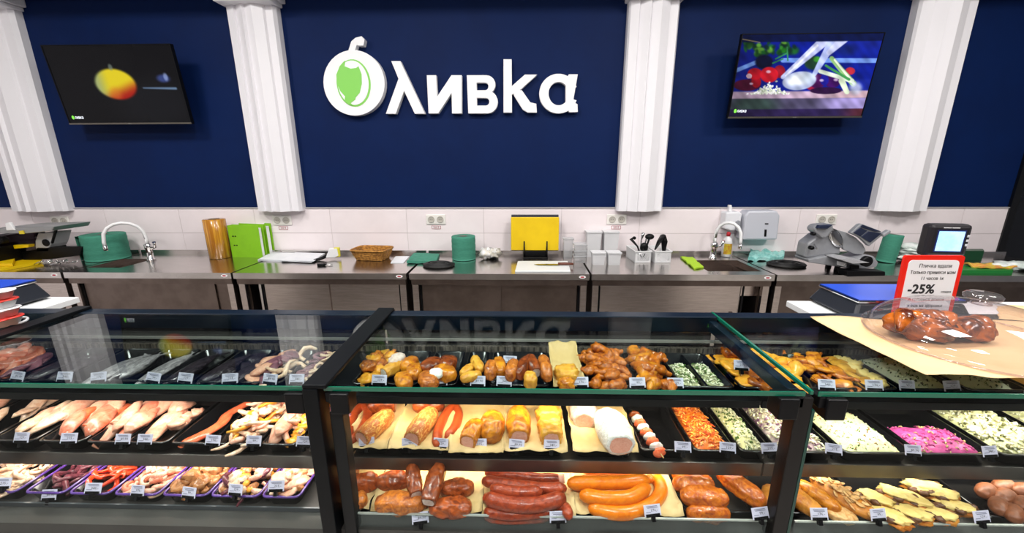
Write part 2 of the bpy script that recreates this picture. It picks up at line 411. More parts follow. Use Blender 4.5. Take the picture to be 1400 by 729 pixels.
def scr_right(u, v):
    Yp = 72+588*v; xl = 120-100*v; xr = 1100-160*v; X = xl+u*(xr-xl); Y = Yp
    img = np.zeros(u.shape+(3,)) + h3('0c1c86')
    img = blend(img, sm(Y, 120, 90), '0a1440')
    img = blend(img, sm(X, 650, 1000)*sm(Y, 260, 120), '16248c')
    img = blend(img, ell(X, Y, 840, 180, 60, 40, .6), '10206c')
    img = blend(img, seg(X, Y, 60, 325, 215, 262, 14), '6e93e0'); img = blend(img, seg(X, Y, 400, 250, 1050, 258, 16, 16), '6f93e2')
    img = blend(img, sm(Y, 380, 400)*sm(X, 800, 850), '16248a')
    for k in range(44):
        x = nrs.uniform(130, 490); y = nrs.uniform(125, 215)
        img = blend(img, ell(X, Y, x, y, nrs.uniform(10, 26), nrs.uniform(12, 34), .5, nrs.uniform(0, 180))*.85, nrs.choice(['1f6a1e', '37912c', '12401a', '6fae3a', '0f2f20']))
    img = blend(img, ell(X, Y, 270, 260, 62, 50, .2), '0a0f2a')
    for a in ((350, 240, 430, 200), (330, 270, 400, 240), (430, 160, 435, 250)): img = blend(img, seg(X, Y, *a, 5), '2f7a4a')
    img = blend(img, ell(X, Y, 610, 270, 60, 48, .2), '1d3a2a'); img = blend(img, ell(X, Y, 640, 245, 26, 20, .4), '3a8a2c')
    wood = sm(Y, 465, 480); img = blend(img, wood, 'b79db4'); img = blend(img, wood*sm(X, 500, 900)*.5, 'c7a0a0')
    img = blend(img, sm(Y, 520, 530), '4a4560'); img = blend(img, sm(Y, 520, 530)*sm(X, 600, 780), '9a8cc4'); img = blend(img, sm(Y, 520, 530)*ell(X, Y, 200, 580, 160, 90, .5)*.7, '2f4a3a')
    img = blend(img, sm(Y, 600, 610), '2a1f48'); img = blend(img, sm(Y, 600, 610)*sm(X, 750, 950)*.6, '6e2a20')
    for x, y, rx, ry, c, a in ((150, 425, 95, 42, '4a0c2a', 0), (215, 400, 34, 44, 'a01022', 0), (205, 345, 52, 42, 'b81424', 0), (165, 360, 20, 18, 'd8b0c0', 0), (378, 330, 40, 46, '8a1526', 0), (305, 352, 64, 56, 'cc1a2a', 0),
                               (600, 420, 40, 46, '9a1a3e', 20), (640, 400, 60, 52, '461050', 0), (745, 400, 56, 50, '3c0e5a', 0), (690, 392, 30, 40, '1c1a8a', 0), (868, 330, 34, 26, 'b02a3a', 0), (700, 470, 110, 26, '2a1038', 0)):
        img = blend(img, ell(X, Y, x, y, rx, ry, .08, a), c)
    for x, y, r_ in ((300, 330, 10), (670, 395, 9), (770, 392, 10), (180, 415, 8)): img = blend(img, ell(X, Y, x, y, r_*1.6, r_, .5)*.8, 'f0d8f0')
    for a, c in (((400, 370, 720, 90, 14, 38), 'b9bfe8'), ((420, 360, 640, 150, 5, 8), 'e6e8fa'), ((620, 350, 760, 100, 15, 36), 'a9b4e4'), ((720, 200, 850, 80, 18, 34), 'c3c8ee')): img = blend(img, seg(X, Y, *a), c)
    for a, c in (((740, 240, 890, 420, 16, 22), '86b070'), ((760, 250, 895, 420, 6, 10), 'e6f0d8'), ((660, 330, 880, 400, 14, 16), 'd4e0cc'), ((700, 290, 860, 390, 8, 10), '3e8a4a'), ((810, 400, 845, 480, 22, 18), 'd8e6c8')): img = blend(img, seg(X, Y, *a), c)
    img = blend(img, ell(X, Y, 905, 455, 42, 44, .5)*.8, 'c9cfe6')
    img = blend(img, ell(X, Y, 515, 398, 118, 66, .06, -8), 'a8b2d4'); img = blend(img, ell(X, Y, 520, 385, 92, 42, .5, -8), 'e4e8f0'); img = blend(img, ell(X, Y, 575, 375, 50, 40, .6)*.4, '8fa6c0')
    for k in range(170):
        x = nrs.normal(308, 58); y = 490-abs(nrs.normal(0, .45))*max(0, 90-abs(x-308)*.75)
        img = blend(img, ell(X, Y, x, min(y, 494), 9, 5, .4, nrs.uniform(0, 180)), nrs.choice(['f2f4e4', 'dfe6d2', 'ffffff', 'b4c0a8']))
    img = blend(img, sm(Y, 128, 118), '0a1440'); nn = sum(np.sin(X*a+Y*b+c) for a, b, c in ((.05, .021, 1), (.013, .06, 2), (-.031, .044, 5), (.09, -.07, 3)))/4
    img = np.clip(img*(1+.22*nn[..., None])*(.72+.35*sm(X, 0, 500)[..., None]), 0, 1)
    img = blend(img, seg(X, Y, 110, 100, 240, 125, 3)*.6, 'c8a860')
    return img
def tv(label, bl, br, tl, tr, fn, strength, nm):
    Yb = WY-.13; B0, B1 = on_y(*bl, Yb), on_y(*br, Yb)
    h = 0
    zb = (B0.z+B1.z)/2
    # height from the top edge lying on a plane that leans out 6.5 degrees
    A = R(6.5); best = None
    for k in range(300, 700):
        hh = k/1000; p = Vector(((B0.x+B1.x)/2, Yb-hh*math.sin(A), zb+hh*math.cos(A))); y = proj(p)[1]
        e = abs(y-(tl[1]+tr[1])/2)
        if best is None or e < best[0]: best = (e, hh)
    H = best[1]; W = B1.x-B0.x; c = Vector(((B0.x+B1.x)/2, Yb, zb))
    t = thing('television', label, 'television', c, rot=(A, 0, 0), group=None)
    obj('tv_body', MB().box(-W/2, W/2, .004, .03, 0, H).box(-W/4, W/4, .03, .055, .06, H*.6), BLACK, t, bevel=.002)
    u, v, img, me = picture('screen', 240, 136, fn)
    x = -W/2+.006+u*(W-.012); z = H-.006-v*(H-.018)
    ny, nx = u.shape; co = np.stack([x, 0*x+.0035, z], -1).reshape(-1, 3)
    idx = np.arange(nx*ny).reshape(ny, nx); f = np.stack([idx[:-1, :-1], idx[1:, :-1], idx[1:, 1:], idx[:-1, 1:]], -1).reshape(-1, 4)
    me.from_pydata(co.tolist(), [], f.tolist()); at = me.color_attributes.new('picture', 'FLOAT_COLOR', 'POINT')
    L_ = np.where(img <= .04045, img/12.92, ((np.clip(img, 0, 1)+.055)/1.055)**2.4)
    at.data.foreach_set('color', np.concatenate([L_, np.ones(L_.shape[:2]+(1,))], -1).reshape(-1).astype(np.float32))
    me.materials.append(attr_mat(nm, strength)); link('screen', me, t)
    fr = MB(); fr.box(-W/2, W/2, -.001, .005, 0, .011); obj('lower_bezel', fr, mat('bezel_grey', '6c675f', .35, .7, bump=.01), t)
    fr = MB(); e = .006
    fr.box(-W/2, -W/2+e, 0, .005, .011, H).box(W/2-e, W/2, 0, .005, .011, H).box(-W/2+e, W/2-e, 0, .005, H-e, H); obj('bezel', fr, BLACK, t)
    text('bezel_badge', '———', .008, WPLAST, t, (0, -.0015, .0055))
    s = text('screen_text', 'ливка', .030, mat('screen_white', 'e8eef8', .5, emit=.9), t, (-W/2+.056, .0025, .048), align='LEFT', ext=.0002, sx=.75)
    dot = MB().prism([(-W/2+.043+.009*math.cos(a*PI/8), .048+.013*math.sin(a*PI/8)) for a in range(16)], .0015, .0028)
    obj('screen_mark', dot, mat('screen_green', '6fd040', .5, emit=.8), t)
    br_ = MB().box(-.1, .1, .055, .058+.03, .08, .3).box(-.02, .02, .06, .12, .1, .28)
    obj('wall_bracket', br_, BLACK, t)
    return t
tv('black television showing a blurred yellow and red fruit on a dark screen', (95, 170), (262, 170), (54, 61), (230, 60), scr_left, .9, 'screen_fruit')
tv('television showing vegetables and mushrooms on a chopping board before blue', (995, 162), (1178, 161), (1013, 45), (1207, 45), scr_right, 1.0, 'screen_vegetables')

# ------------------------------------------------------------------ wall sockets, dispensers
def socket(label, px, py, plate=True, note=True):
    p = on_y(px, py, WY-.01); t = thing('wall_socket', label, 'socket', (p.x, WY-.009, p.z))
    sm_ = mat('socket_cream', 'e9e6e0', .4, bump=.01)
    obj('socket_plate', MB().box(-.075, .075, -.01, 0, -.038, .038), sm_, t, bevel=.004)
    for s in (-.035, .035):
        mb = MB().lathe([(.026, 0), (.026, .004), (.021, .004), (.019, -.002), (.001, -.002)], 16, M=Matrix.Translation((s, -.0102, 0)) @ Matrix.Rotation(PI/2, 4, 'X'))
        o = obj('socket_well', mb, mat('socket_shadow', 'b9b4ab', .5, bump=.01), t)
        obj('contact', MB().box(s-.009, s-.005, -.0125, -.0085, -.002, .002).box(s+.005, s+.009, -.0125, -.0085, -.002, .002), DARKP, t)
    if note:
        mb = MB().box(-.036, .036, -.0022, 0, -.075, -.049)
        mb.box(-.036, .036, -.003, -.002, -.052, -.049, 1).box(-.036, .036, -.003, -.002, -.075, -.072, 1).box(-.036, -.033, -.003, -.002, -.072, -.052, 1).box(.033, .036, -.003, -.002, -.072, -.052, 1)
        obj('voltage_sticker', mb, [WPLAST, REDP], t)
        text('sticker_text', '220 В', .019, REDP, t, (0, -.003, -.062))
    return t
socket('double wall socket with a black plug beside the left scale', 83, 302, note=False)
socket('double wall socket above a red voltage sticker behind green binders', 386, 301)
socket('double wall socket above a red voltage sticker over the green roll', 596, 300)
socket('double wall socket above a red voltage sticker over clear tubs', 843, 300)
socket('double wall socket above the meat slicer', 1129, 300, note=False)
# ------------------------------------------------------------------ steel worktables
TY, TZ = 2.53, .87
def worktable(label, pl, pr, sink=None, doorsplit=.5, panel=None, gap=(.0, .0), badge='r'):
    x0, x1 = Xat(pl, TY, TZ), Xat(pr, TY, TZ); W = x1-x0; yb = WY-.012
    t = thing('steel_worktable', label, 'table', ((x0+x1)/2, (TY+yb)/2, 0))
    mb = MB()
    if sink:
        a, b = on_z(sink[0], sink[1], TZ), on_z(sink[2], sink[3], TZ); sx0, sx1, sy0, sy1 = a.x, b.x, a.y, b.y
        mb.box(x0, sx0, TY, yb, .83, TZ).box(sx1, x1, TY, yb, .83, TZ).box(sx0, sx1, TY, sy0, .83, TZ).box(sx0, sx1, sy1, yb, .83, TZ)
    else: mb.box(x0, x1, TY, yb, .83, TZ)
    mb.box(x0, x1, yb-.012, yb, TZ, TZ+.03)
    obj('worktop', mb, STEELTOP, t, world=True)
    if sink:
        e = .002; D = .17; s = MB()
        s.add([(sx0, sy0, TZ), (sx1, sy0, TZ), (sx1, sy1, TZ), (sx0, sy1, TZ), (sx0+e, sy0+e, TZ-D), (sx1-e, sy0+e, TZ-D), (sx1-e, sy1-e, TZ-D), (sx0+e, sy1-e, TZ-D)],
              [(0, 1, 5, 4), (1, 2, 6, 5), (2, 3, 7, 6), (3, 0, 4, 7), (4, 5, 6, 7)])
        obj('sink_basin', s, STEEL, t, world=True)
        dr = MB().lathe([(.03, 0), (.03, .003), (.022, .003), (.02, .001)], 16, c=((sx0+sx1)/2, (sy0+sy1)/2, TZ-D+.0005)); obj('drain', dr, CHROME, t, world=True)
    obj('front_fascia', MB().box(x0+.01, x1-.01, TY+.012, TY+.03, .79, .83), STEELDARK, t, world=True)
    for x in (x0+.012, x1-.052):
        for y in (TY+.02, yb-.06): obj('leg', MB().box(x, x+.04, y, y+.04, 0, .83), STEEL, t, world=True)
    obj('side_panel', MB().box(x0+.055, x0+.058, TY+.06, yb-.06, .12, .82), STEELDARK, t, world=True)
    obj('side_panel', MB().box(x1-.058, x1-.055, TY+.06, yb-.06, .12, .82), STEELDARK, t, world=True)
    obj('bottom_shelf', MB().box(x0+.055, x1-.055, TY+.04, yb-.06, .11, .12), STEEL, t, world=True)
    a, b = x0+.07+gap[0], x1-.07-gap[1]; mid = a+(b-a)*doorsplit
    panel = panel or [STEEL, STEEL]
    for (p, q, y, m) in ((a, mid+.01, TY+.045, panel[0]), (mid, b, TY+.056, panel[1])):
        d = obj('sliding_door', MB().box(p, q, y, y+.008, .13, .785), m, t, world=True)
        hx = p+.05 if y < TY+.05 else q-.05
        obj('recessed_handle', MB().box(hx-.012, hx+.012, y-.002, y, .5, .6), STEELDARK, d)
    for k, (xx) in enumerate((a-.012, b+.004)):
        obj('door_gap_shade', MB().box(xx, xx+.008, TY+.04, TY+.05, .13, .785), BLACK, t, world=True)  # black strips standing in for the shaded gaps beside the doors
    if gap[0]: obj('inner_stile', MB().box(a-.04, a-.025, TY+.045, TY+.06, .13, .785), STEELTOP, t, world=True)
    bx = x1-.045 if badge == 'r' else x0+.06
    bd = MB().prism([(bx+.022*math.cos(k*PI/10), .851+.0095*math.sin(k*PI/10)) for k in range(20)], TY-.0015, TY)
    o = obj('maker_badge', bd, WPLAST, t, world=True)
    bd = MB().prism([(bx+.013*math.cos(k*PI/10), .851+.005*math.sin(k*PI/10)) for k in range(20)], TY-.0022, TY-.0012)
    obj('badge_mark', bd, REDP, t, world=True)
    return t
worktable('steel worktable at the far left under scale and yellow boards', -150, 82)
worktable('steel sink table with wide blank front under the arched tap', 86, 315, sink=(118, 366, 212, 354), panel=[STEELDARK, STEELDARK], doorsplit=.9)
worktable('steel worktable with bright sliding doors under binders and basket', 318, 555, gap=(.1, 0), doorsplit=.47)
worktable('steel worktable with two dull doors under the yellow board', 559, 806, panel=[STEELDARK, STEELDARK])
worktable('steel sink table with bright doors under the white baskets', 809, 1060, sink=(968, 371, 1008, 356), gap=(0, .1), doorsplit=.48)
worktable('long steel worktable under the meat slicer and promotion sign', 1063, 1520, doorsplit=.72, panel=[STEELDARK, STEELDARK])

# ------------------------------------------------------------------ things on the worktables
def pt(px, py, z=TZ): return on_z(px, py, z)
PX = .0052
def tap(label, base, top, outl, m, arch=.16, reach=.12, dirx=-1, lever=True):
    p = pt(*base); t = thing('sink_tap', label, 'tap', p)
    b = MB().lathe([(.028, 0), (.028, .012), (.02, .016), (.02, .085), (.024, .09), (.024, .12), (.014, .128)], 16); obj('tap_body', b, CHROME, t)
    pts = [(0, 0, .12), (0, 0, .16)]
    for k in range(9):
        a = PI*k/8; pts.append((dirx*reach*(1-math.cos(a))/2, -.12*(1-math.cos(a))/2, .16+arch*math.sin(a)**.8))
    pts.append((dirx*reach, -.12, .13))
    obj('spout', MB().tube(pts, .011, 10), m, t)
    obj('nozzle', MB().tube([(dirx*reach, -.12, .135), (dirx*reach, -.12, .10)], .013, 10), CHROME, t)
    obj('lever', MB().tube([(.02, 0, .09), (.05, 0, .1), (.06, -.01, .14)], [.012, .009, .012], 8), CHROME, t)
    return t
tap('white and chrome arched tap at the left sink', (207, 356), 0, 0, WPLAST, arch=.13, reach=.20, dirx=-1)
tap('white arched tap with steel lever at the right sink', (974, 354), 0, 0, WPLAST, arch=.12, reach=.125, dirx=1)

PG = mat('green_paper', '3f8a73', .85, col2='38806a', scale=40, bump=.15, bscale=200, stretch=(1, 1, 6))
def roll(label, px, py, r, h, m, core=True, rz=0, rot=None, flap=False):
    p = pt(px, py); t = thing('paper_roll', label, 'paper roll', p, rz, rot=rot)
    prof = [(r*.9, 0), (r, .004)] + [(r*(1+.012*math.sin(k*2.1)), .004+(h-.008)*k/12) for k in range(13)] + [(r*.96, h), (.03, h), (.028, h-.02), (.001, h-.022)]
    obj('paper', MB().lathe(prof, 28), m, t)
    obj('core', MB().lathe([(.03, h+.0005), (.024, h+.0005), (.024, h-.019)], 16, cap=False), mat('cardboard_grey', '6a6a62', .8, bump=.1), t)
    if flap:
        s = MB().sheet(-.0, .12, 0, .19, 8, 6, lambda x, y: (-r-.002-.05*(x/.12)**2*(1-y/.2), -.02+x*.9-.06, y*.95+.002), thick=.001); obj('loose_end', s, m, t)
    return t
roll('large green paper roll with a loose end beside the left sink', 149, 353.5, .13, .19, PG, flap=True)
roll('green paper roll standing behind the black coil in the middle', 634.5, 354, .088, .175, PG)
roll('narrow green paper roll leaning behind the meat slicer', 1210, 358, .055, .2, PG, rot=(0, R(6), 0))
p = pt(302, 352); t = thing('film_roll', 'tall amber roll of stretch film standing by the green binders', 'film roll', p)
FM = mat('stretch_film_amber', 'd39a2c', .22, col2='a86a18', scale=6, bump=.05, bscale=30, stretch=(12, 12, .3), coat=.5)
obj('film', MB().lathe([(.07, 0), (.074, .004), (.074, .292), (.07, .296), (.038, .296)], 28), FM, t)
obj('core', MB().lathe([(.037, .297), (.03, .297), (.03, .27), (.001, .27)], 16), mat('cardboard_brown', '8c7a62', .8, bump=.1), t)

LG = mat('lime_card', '84c21c', .5, col2='7fbb1a', scale=10, bump=.04)
def binder(label, px, py, rz, dx=0):
    p = pt(px, py); t = thing('ring_binder', label, 'binder', (p.x+dx, p.y, TZ), rz)
    W, H, D = .25, .245, .055
    mb = MB().box(-W/2, W/2, -D/2, -D/2+.003, 0, H).box(-W/2, W/2, D/2-.003, D/2, 0, H).box(-W/2, -W/2+.003, -D/2, D/2, 0, H)
    obj('cover', mb, LG, t)
    obj('pages', MB().box(-W/2+.01, W/2-.012, -D/2+.012, D/2-.012, .006, H-.02), WPLAST, t)
    for z in (.16, .09): obj('rivet', MB().box(-W/2+.03, -W/2+.042, -D/2-.002, -D/2, z, z+.008).box(-W/2+.05, -W/2+.06, -D/2-.002, -D/2, z, z+.008), BLACK, t)
    return t
binder('front lime green ring binder standing open by the amber roll', 342, 351, R(-4))
binder('lime green ring binder standing behind the front one', 354, 347, R(-12), .005)
def flat(nm, label, cat, pts_px, z0, th, m, jitter=0, grp=None):
    P = [pt(*q, TZ+z0) for q in pts_px]; mb = MB().prism([(p.x, p.y) for p in P], TZ+z0, TZ+z0+th, 'z'); return tag(objw(nm, mb, m), label, cat, grp)
PAP = mat('paper_white', 'e4e6ea', .6, col2='dcdfe4', scale=8, bump=.04)
def stack_papers(label, q, n, z0=0):
    P = [pt(*a) for a in q]; c = sum((Vector(p) for p in P), Vector())/len(P)
    t = thing('paper_stack', label, 'papers', (c.x, c.y, TZ+z0))
    for k in range(n):
        M = Matrix.Rotation(rnd.uniform(-.06, .06), 3, 'Z'); pl = [(M @ (p-c)) for p in P]
        obj('sheet', MB().prism([(a.x, a.y) for a in pl], k*.0022, k*.0022+.0018, 'z'), PAP, t)
stack_papers('stack of white papers leaning at the lime binders', [(353, 357), (392, 358), (420, 348), (372, 347)], 6)
stack_papers('stack of white papers with clipboard right of the first stack', [(385, 359), (428, 360), (444, 349), (402, 348)], 5, .006)
stack_papers('small white sheet lying between basket and green cloth', [(534, 360), (552, 360), (560, 351), (541, 351)], 2)
p = pt(452, 355); t = thing('label_gun', 'white and yellow labelling gun right of the papers', 'label gun', p, R(20))
obj('housing', MB().prism([(-.03, .02), (.0, .085), (.055, .085), (.06, .03), (.03, .015)], -.02, .02), WPLAST, t, bevel=.004)
obj('yellow_cover', MB().box(.03, .072, -.018, .022, .02, .088), mat('yellow_plastic', 'd8cf3a', .4, bump=.02), t, bevel=.004)
obj('grip', MB().tube([(-.02, 0, .03), (-.07, -.01, .012), (-.11, -.03, .01)], [.012, .011, .009], 8), BLACK, t)
p = pt(440, 364); t = thing('marker_pen', 'short black marker lying at the table edge before the papers', 'pen', p)
obj('barrel', MB().tube([(-.03, 0, .009), (.02, .008, .009)], .009, 8), BLACK, t); obj('tip', MB().tube([(.02, .008, .009), (.07, .018, .005)], [.006, .002], 6), CHROME, t)
# wicker basket
WK = mat('wicker', 'c48c3c', .7, col2='8a5a20', scale=60, bump=.5, bscale=120)
p = pt(510, 354); t = thing('wicker_basket', 'shallow rectangular wicker basket, empty', 'basket', p, R(-6))
mb = MB()
for k in range(10):
    z = .006+k*.0075; s = .1+.028*k/9; dd = .07+.024*k/9
    ring = []
    for a in range(33):
        an = 2*PI*a/32; cx = math.copysign(abs(math.cos(an))**.35, math.cos(an))*s*1.05; cy = math.copysign(abs(math.sin(an))**.35, math.sin(an))*dd
        o_ = .0022*(1 if (a+k) % 2 else -1); ring.append((cx*(1+o_*8), cy*(1+o_*8), z))
    mb.tube(ring, .0046, 5)
obj('woven_side', mb, WK, t)
obj('base', MB().box(-.1, .1, -.066, .066, .002, .008), WK, t)
mb = MB(); mb.tube([(math.copysign(abs(math.cos(a*PI/16))**.35, math.cos(a*PI/16))*.136, math.copysign(abs(math.sin(a*PI/16))**.35, math.sin(a*PI/16))*.098, .078) for a in range(33)], .007, 6); obj('rim', mb, WK, t)
# green cloths
def cloth(nm, label, cat, q, m, th=.012, amp=.006, seed=0, fr=18):
    P = [pt(*a) for a in q]; a, b, c, d = P
    cx = sum(p.x for p in P)/4; cy = sum(p.y for p in P)/4
    def hz(u, v):
        x = (a.x*(1-u)+b.x*u)*(1-v)+(d.x*(1-u)+c.x*u)*v; y = (a.y*(1-u)+b.y*u)*(1-v)+(d.y*(1-u)+c.y*u)*v
        return (x-cx, y-cy, th+amp*noise.noise(Vector((x*fr, y*fr, seed)))*1.3+.4*amp*noise.noise(Vector((x*50, y*50, seed))))
    return tag(obj(nm, MB().sheet(0, 1, 0, 1, 22, 14, hz, thick=th*.8), m, None, (cx, cy, TZ)), label, cat)
cloth('cloth', 'folded green paper cloth beside the flat white sheet', 'cloth', [(556, 361), (597, 361), (601, 350), (566, 349)], PG, .02, .004, 1)
cloth('cloth', 'lime green cleaning cloth hanging at the right sink edge', 'cloth', [(949, 369), (962, 367), (947, 354), (930, 353)], mat('lime_cloth', 'a3c92a', .9, bump=.3, bscale=200), .012, .006, 2)
TQ = mat('turquoise_film', '74bdb6', .35, col2='a5d8d2', scale=30, bump=.4, bscale=60)
cloth('plastic_bag', 'crumpled turquoise plastic bag lying right of the right sink', 'bag', [(1022, 358), (1071, 357), (1072, 348), (1026, 346)], TQ, .03, .022, 3, 30)
def coil(label, px, py, r):
    p = pt(px, py); mb = MB()
    for k in range(7):
        rr = r*(1-.09*k)+rnd.uniform(-.004, .004)
        mb.tube([(rr*math.cos(a*PI/12)+.004*math.sin(a+k), rr*.72*math.sin(a*PI/12), .010+.004*(k % 3)+.004*noise.noise(Vector((a, k, 0)))) for a in range(25)], .0085, 6)
    return tag(obj('rubber_seal', mb, RUBBER, None, p), label, 'rubber coil')
coil('black rubber coil lying before the green roll', 600, 364, .1)
coil('black rubber coil lying left of the meat slicer', 1075, 363, .115)
# crumpled film
CF = mat('crumpled_film', 'dcdcdc', .25, col2='cfcabc', scale=30, bump=.6, bscale=40)
p = pt(670, 354); mb = MB()
for k in range(6): mb.ball((rnd.uniform(-.07, .07), rnd.uniform(-.02, .02), .03+rnd.uniform(0, .015)), (.045, .03, .034), .9, 2.6, k, 14, 9)
tag(obj('plastic_wrap', mb, CF, None, p), 'ball of crumpled clear plastic wrap right of the green roll', 'plastic wrap')
# yellow cutting boards in a rack
YB = mat('yellow_board', 'e8c400', .45, col2='e0bb00', scale=5, bump=.05)
p = pt(731, 352); t = thing('cutting_board', 'front yellow cutting board standing upright in the black rack', 'cutting board', (p.x, p.y+.0, TZ+.055), rot=(R(-4), 0, 0))
obj('board', MB().box(-.18, .18, -.006, .006, 0, .25), YB, t, bevel=.004)
t = thing('cutting_board', 'dark-edged board standing behind the front yellow board', 'cutting board', (p.x, p.y+.03, TZ+.045), rot=(R(-4), 0, 0))
obj('board', MB().box(-.178, .178, -.006, .006, 0, .275), mat('dark_board', '2c2f3c', .5, bump=.05), t, bevel=.004)
t = thing('board_rack', 'black board rack holding the upright yellow board', 'rack', (p.x+.005, p.y, TZ))
obj('rack_base', MB().box(-.092, .092, -.06, .06, 0, .012).box(-.092, .092, -.02, -.012, .012, .053), BLACK, t, bevel=.003)
for s in (-.085, .085):
    for yy in (-.03, .048): obj('prong', MB().tube([(s, yy, .01), (s, yy, .13)], [.007, .005], 8), BLACK, t)
q = [pt(704, 373), pt(780, 373), pt(776, 359), pt(708, 359)]; c = sum(q, Vector())/4
tag(obj('cutting_board', MB().prism([(a.x-c.x, a.y-c.y) for a in q], 0, .012, 'z'), mat('white_board', 'dfe2e2', .4, bump=.04), None, c, bevel=.003), 'white cutting board lying flat under the knife', 'cutting board')
p = pt(757, 363, TZ+.012); t = thing('kitchen_knife', 'kitchen knife with brown handle lying on the white board', 'knife', p)
obj('blade', MB().prism([(-.135, .004), (-.11, -.012), (.03, -.016), (.03, .012), (-.05, .012)], .006, .0085, 'z'), mat('blade_steel', '8f8a3a', .2, .9, bump=.01), t)
obj('handle', MB().tube([(.03, 0, .012), (.08, -.001, .013), (.135, -.006, .012)], [.011, .012, .009], 8, flat=.8), mat('handle_wood', '5c2a18', .45, bump=.1), t)
# clear tubs, white tubs
CP = glass('clear_tub_plastic', 'f2f2f2', ior=1.4, base=.30, alpha_col='e4e6e8')
MP = glass('milky_tub_plastic', 'f2f2f2', ior=1.4, base=.72, alpha_col='ececee')
def tub(label, px, py, w_, d_, h, m, n=1, dz=.02, lid=True, grp=None):
    p = pt(px, py); z = TZ
    for k in range(n):
        t = thing('plastic_tub', label if n == 1 else label[k], 'tub', (p.x, p.y, z), group=grp)
        a, b, e = w_/2*.86, d_/2*.86, .003
        v = [(sx*s*a, sy*s2*b, 0) for s, s2, sx, sy in ((1, 1, -1, -1), (1, 1, 1, -1), (1, 1, 1, 1), (1, 1, -1, 1))] + [(-w_/2, -d_/2, h), (w_/2, -d_/2, h), (w_/2, d_/2, h), (-w_/2, d_/2, h)]
        mb = MB().add(v, [(3, 2, 1, 0), (0, 1, 5, 4), (1, 2, 6, 5), (2, 3, 7, 6), (3, 0, 4, 7)]); obj('tub_body', mb, m, t)
        obj('rim', MB().box(-w_/2-.004, w_/2+.004, -d_/2-.004, -d_/2+.002, h-.005, h).box(-w_/2-.004, w_/2+.004, d_/2-.002, d_/2+.004, h-.005, h).box(-w_/2-.004, -w_/2+.002, -d_/2, d_/2, h-.005, h).box(w_/2-.002, w_/2+.004, -d_/2, d_/2, h-.005, h), m, t)
        if lid and k == n-1: obj('lid', MB().box(-w_/2-.005, w_/2+.005, -d_/2-.005, d_/2+.005, h, h+.006), m, t, bevel=.002)
        z += dz if n > 1 else 0
tub('tall slim clear tub leftmost behind the white cutting board', 776, 353, .07, .07, .15, CP)
tub(['low clear tub at the bottom of the nested small tubs', 'middle tub of the nested small clear tubs', 'top tub of the nested small clear tubs'], 792, 358, .085, .085, .05, CP, 3, .04)
tub('tall milky tub behind the left small white tub', 810, 350, .11, .09, .19, MP, 1)
tub('tall milky tub behind the right small white tub', 833, 350, .11, .09, .19, MP, 1)
tub('small white tub standing before the left tall milky tub', 817, 361, .09, .08, .085, MP)
tub('small white tub standing before the right tall milky tub', 838, 361, .09, .08, .085, MP)
# white baskets with utensils
def wbasket(label, px, py, rz):
    p = pt(px, py); t = thing('storage_basket', label, 'basket', p, rz); W, D, H = .115, .2, .085
    mb = MB().box(-W/2, W/2, -D/2, D/2, 0, .004)
    for x in (-W/2, W/2-.003): mb.box(x, x+.003, -D/2, D/2, 0, H)
    obj('basket_side', mb, WPLAST, t)
    for y in (-D/2, D/2-.003):
        f = MB().box(-W/2, W/2, y, y+.003, 0, .014).box(-W/2, W/2, y, y+.003, H-.016, H).box(-W/2, -W/2+.012, y, y+.003, .014, H-.016).box(W/2-.012, W/2, y, y+.003, .014, H-.016)
        for k in range(7):
            x = -W/2+.012+k*.0145
            for j in range(3):
                z = .016+j*.018; f.prism([(x, z), (x+.004, z), (x+.013, z+.017), (x+.009, z+.017)], y, y+.003)
        obj('lattice_end', f, WPLAST, t)
    obj('rim', MB().box(-W/2-.005, W/2+.005, -D/2-.005, -D/2, H-.006, H+.002).box(-W/2-.005, W/2+.005, D/2, D/2+.005, H-.006, H+.002).box(-W/2-.005, -W/2, -D/2, D/2, H-.006, H+.002).box(W/2, W/2+.005, -D/2, D/2, H-.006, H+.002), WPLAST, t)
    return t
b1 = wbasket('left white lattice basket of utensils right of the milky tubs', 872, 355, R(4))
b2 = wbasket('right white lattice basket of utensils left of the lime cloth', 899, 355, R(2))
def utensil(nm, label, cat, base, pts, rad, m, flat_=1., head=None):
    p = Vector(base); t = thing(nm, label, cat, p); obj('handle', MB().tube([Vector(a) for a in pts], rad, 8, flat=flat_, round_end=True), m, t)
    if head: obj('head', head, m, t)
    return t
bb = b1.location; b3 = b2.location
utensil('serving_tongs', 'black tongs sticking out left of the left white basket', 'tongs', bb+Vector((0, 0, .01)), [(.02, -.02, .01), (-.01, 0, .09), (-.06, .01, .145), (-.035, .01, .15)], [.008, .01, .018, .014], BLACK, .5)
utensil('serving_spoon', 'steel spoon lying across the rim of the left basket', 'spoon', bb+Vector((0, 0, .01)), [(.02, -.03, .05), (.04, .0, .10), (.06, .03, .14)], [.008, .006, .006], CHROME, .6, MB().ball((.0, -.045, .045), (.03, .02, .01)))
utensil('serving_ladle', 'black ladle with round head standing between both white baskets', 'ladle', bb+Vector((.04, 0, .01)), [(0, 0, .01), (.02, .0, .1), (.035, .01, .15)], [.007, .008, .01], BLACK, .8, MB().ball((.036, .01, .16), (.034, .025, .022)).ball((-.01, -.03, .09), (.03, .02, .035)))
utensil('spatula', 'black slotted spatula bent over the right white basket', 'spatula', b3+Vector((0, 0, .01)), [(-.04, -.05, .08), (-.01, -.03, .13), (.03, .02, .165), (.045, .02, .12), (.04, 0, .05)], [.008, .02, .024, .024, .012], BLACK, .5)
utensil('whisk', 'steel whisk standing in the left white basket', 'whisk', bb+Vector((.02, .03, .01)), [(0, 0, .02), (.01, .02, .13), (.02, .025, .17)], [.006, .005, .014], CHROME, .9)
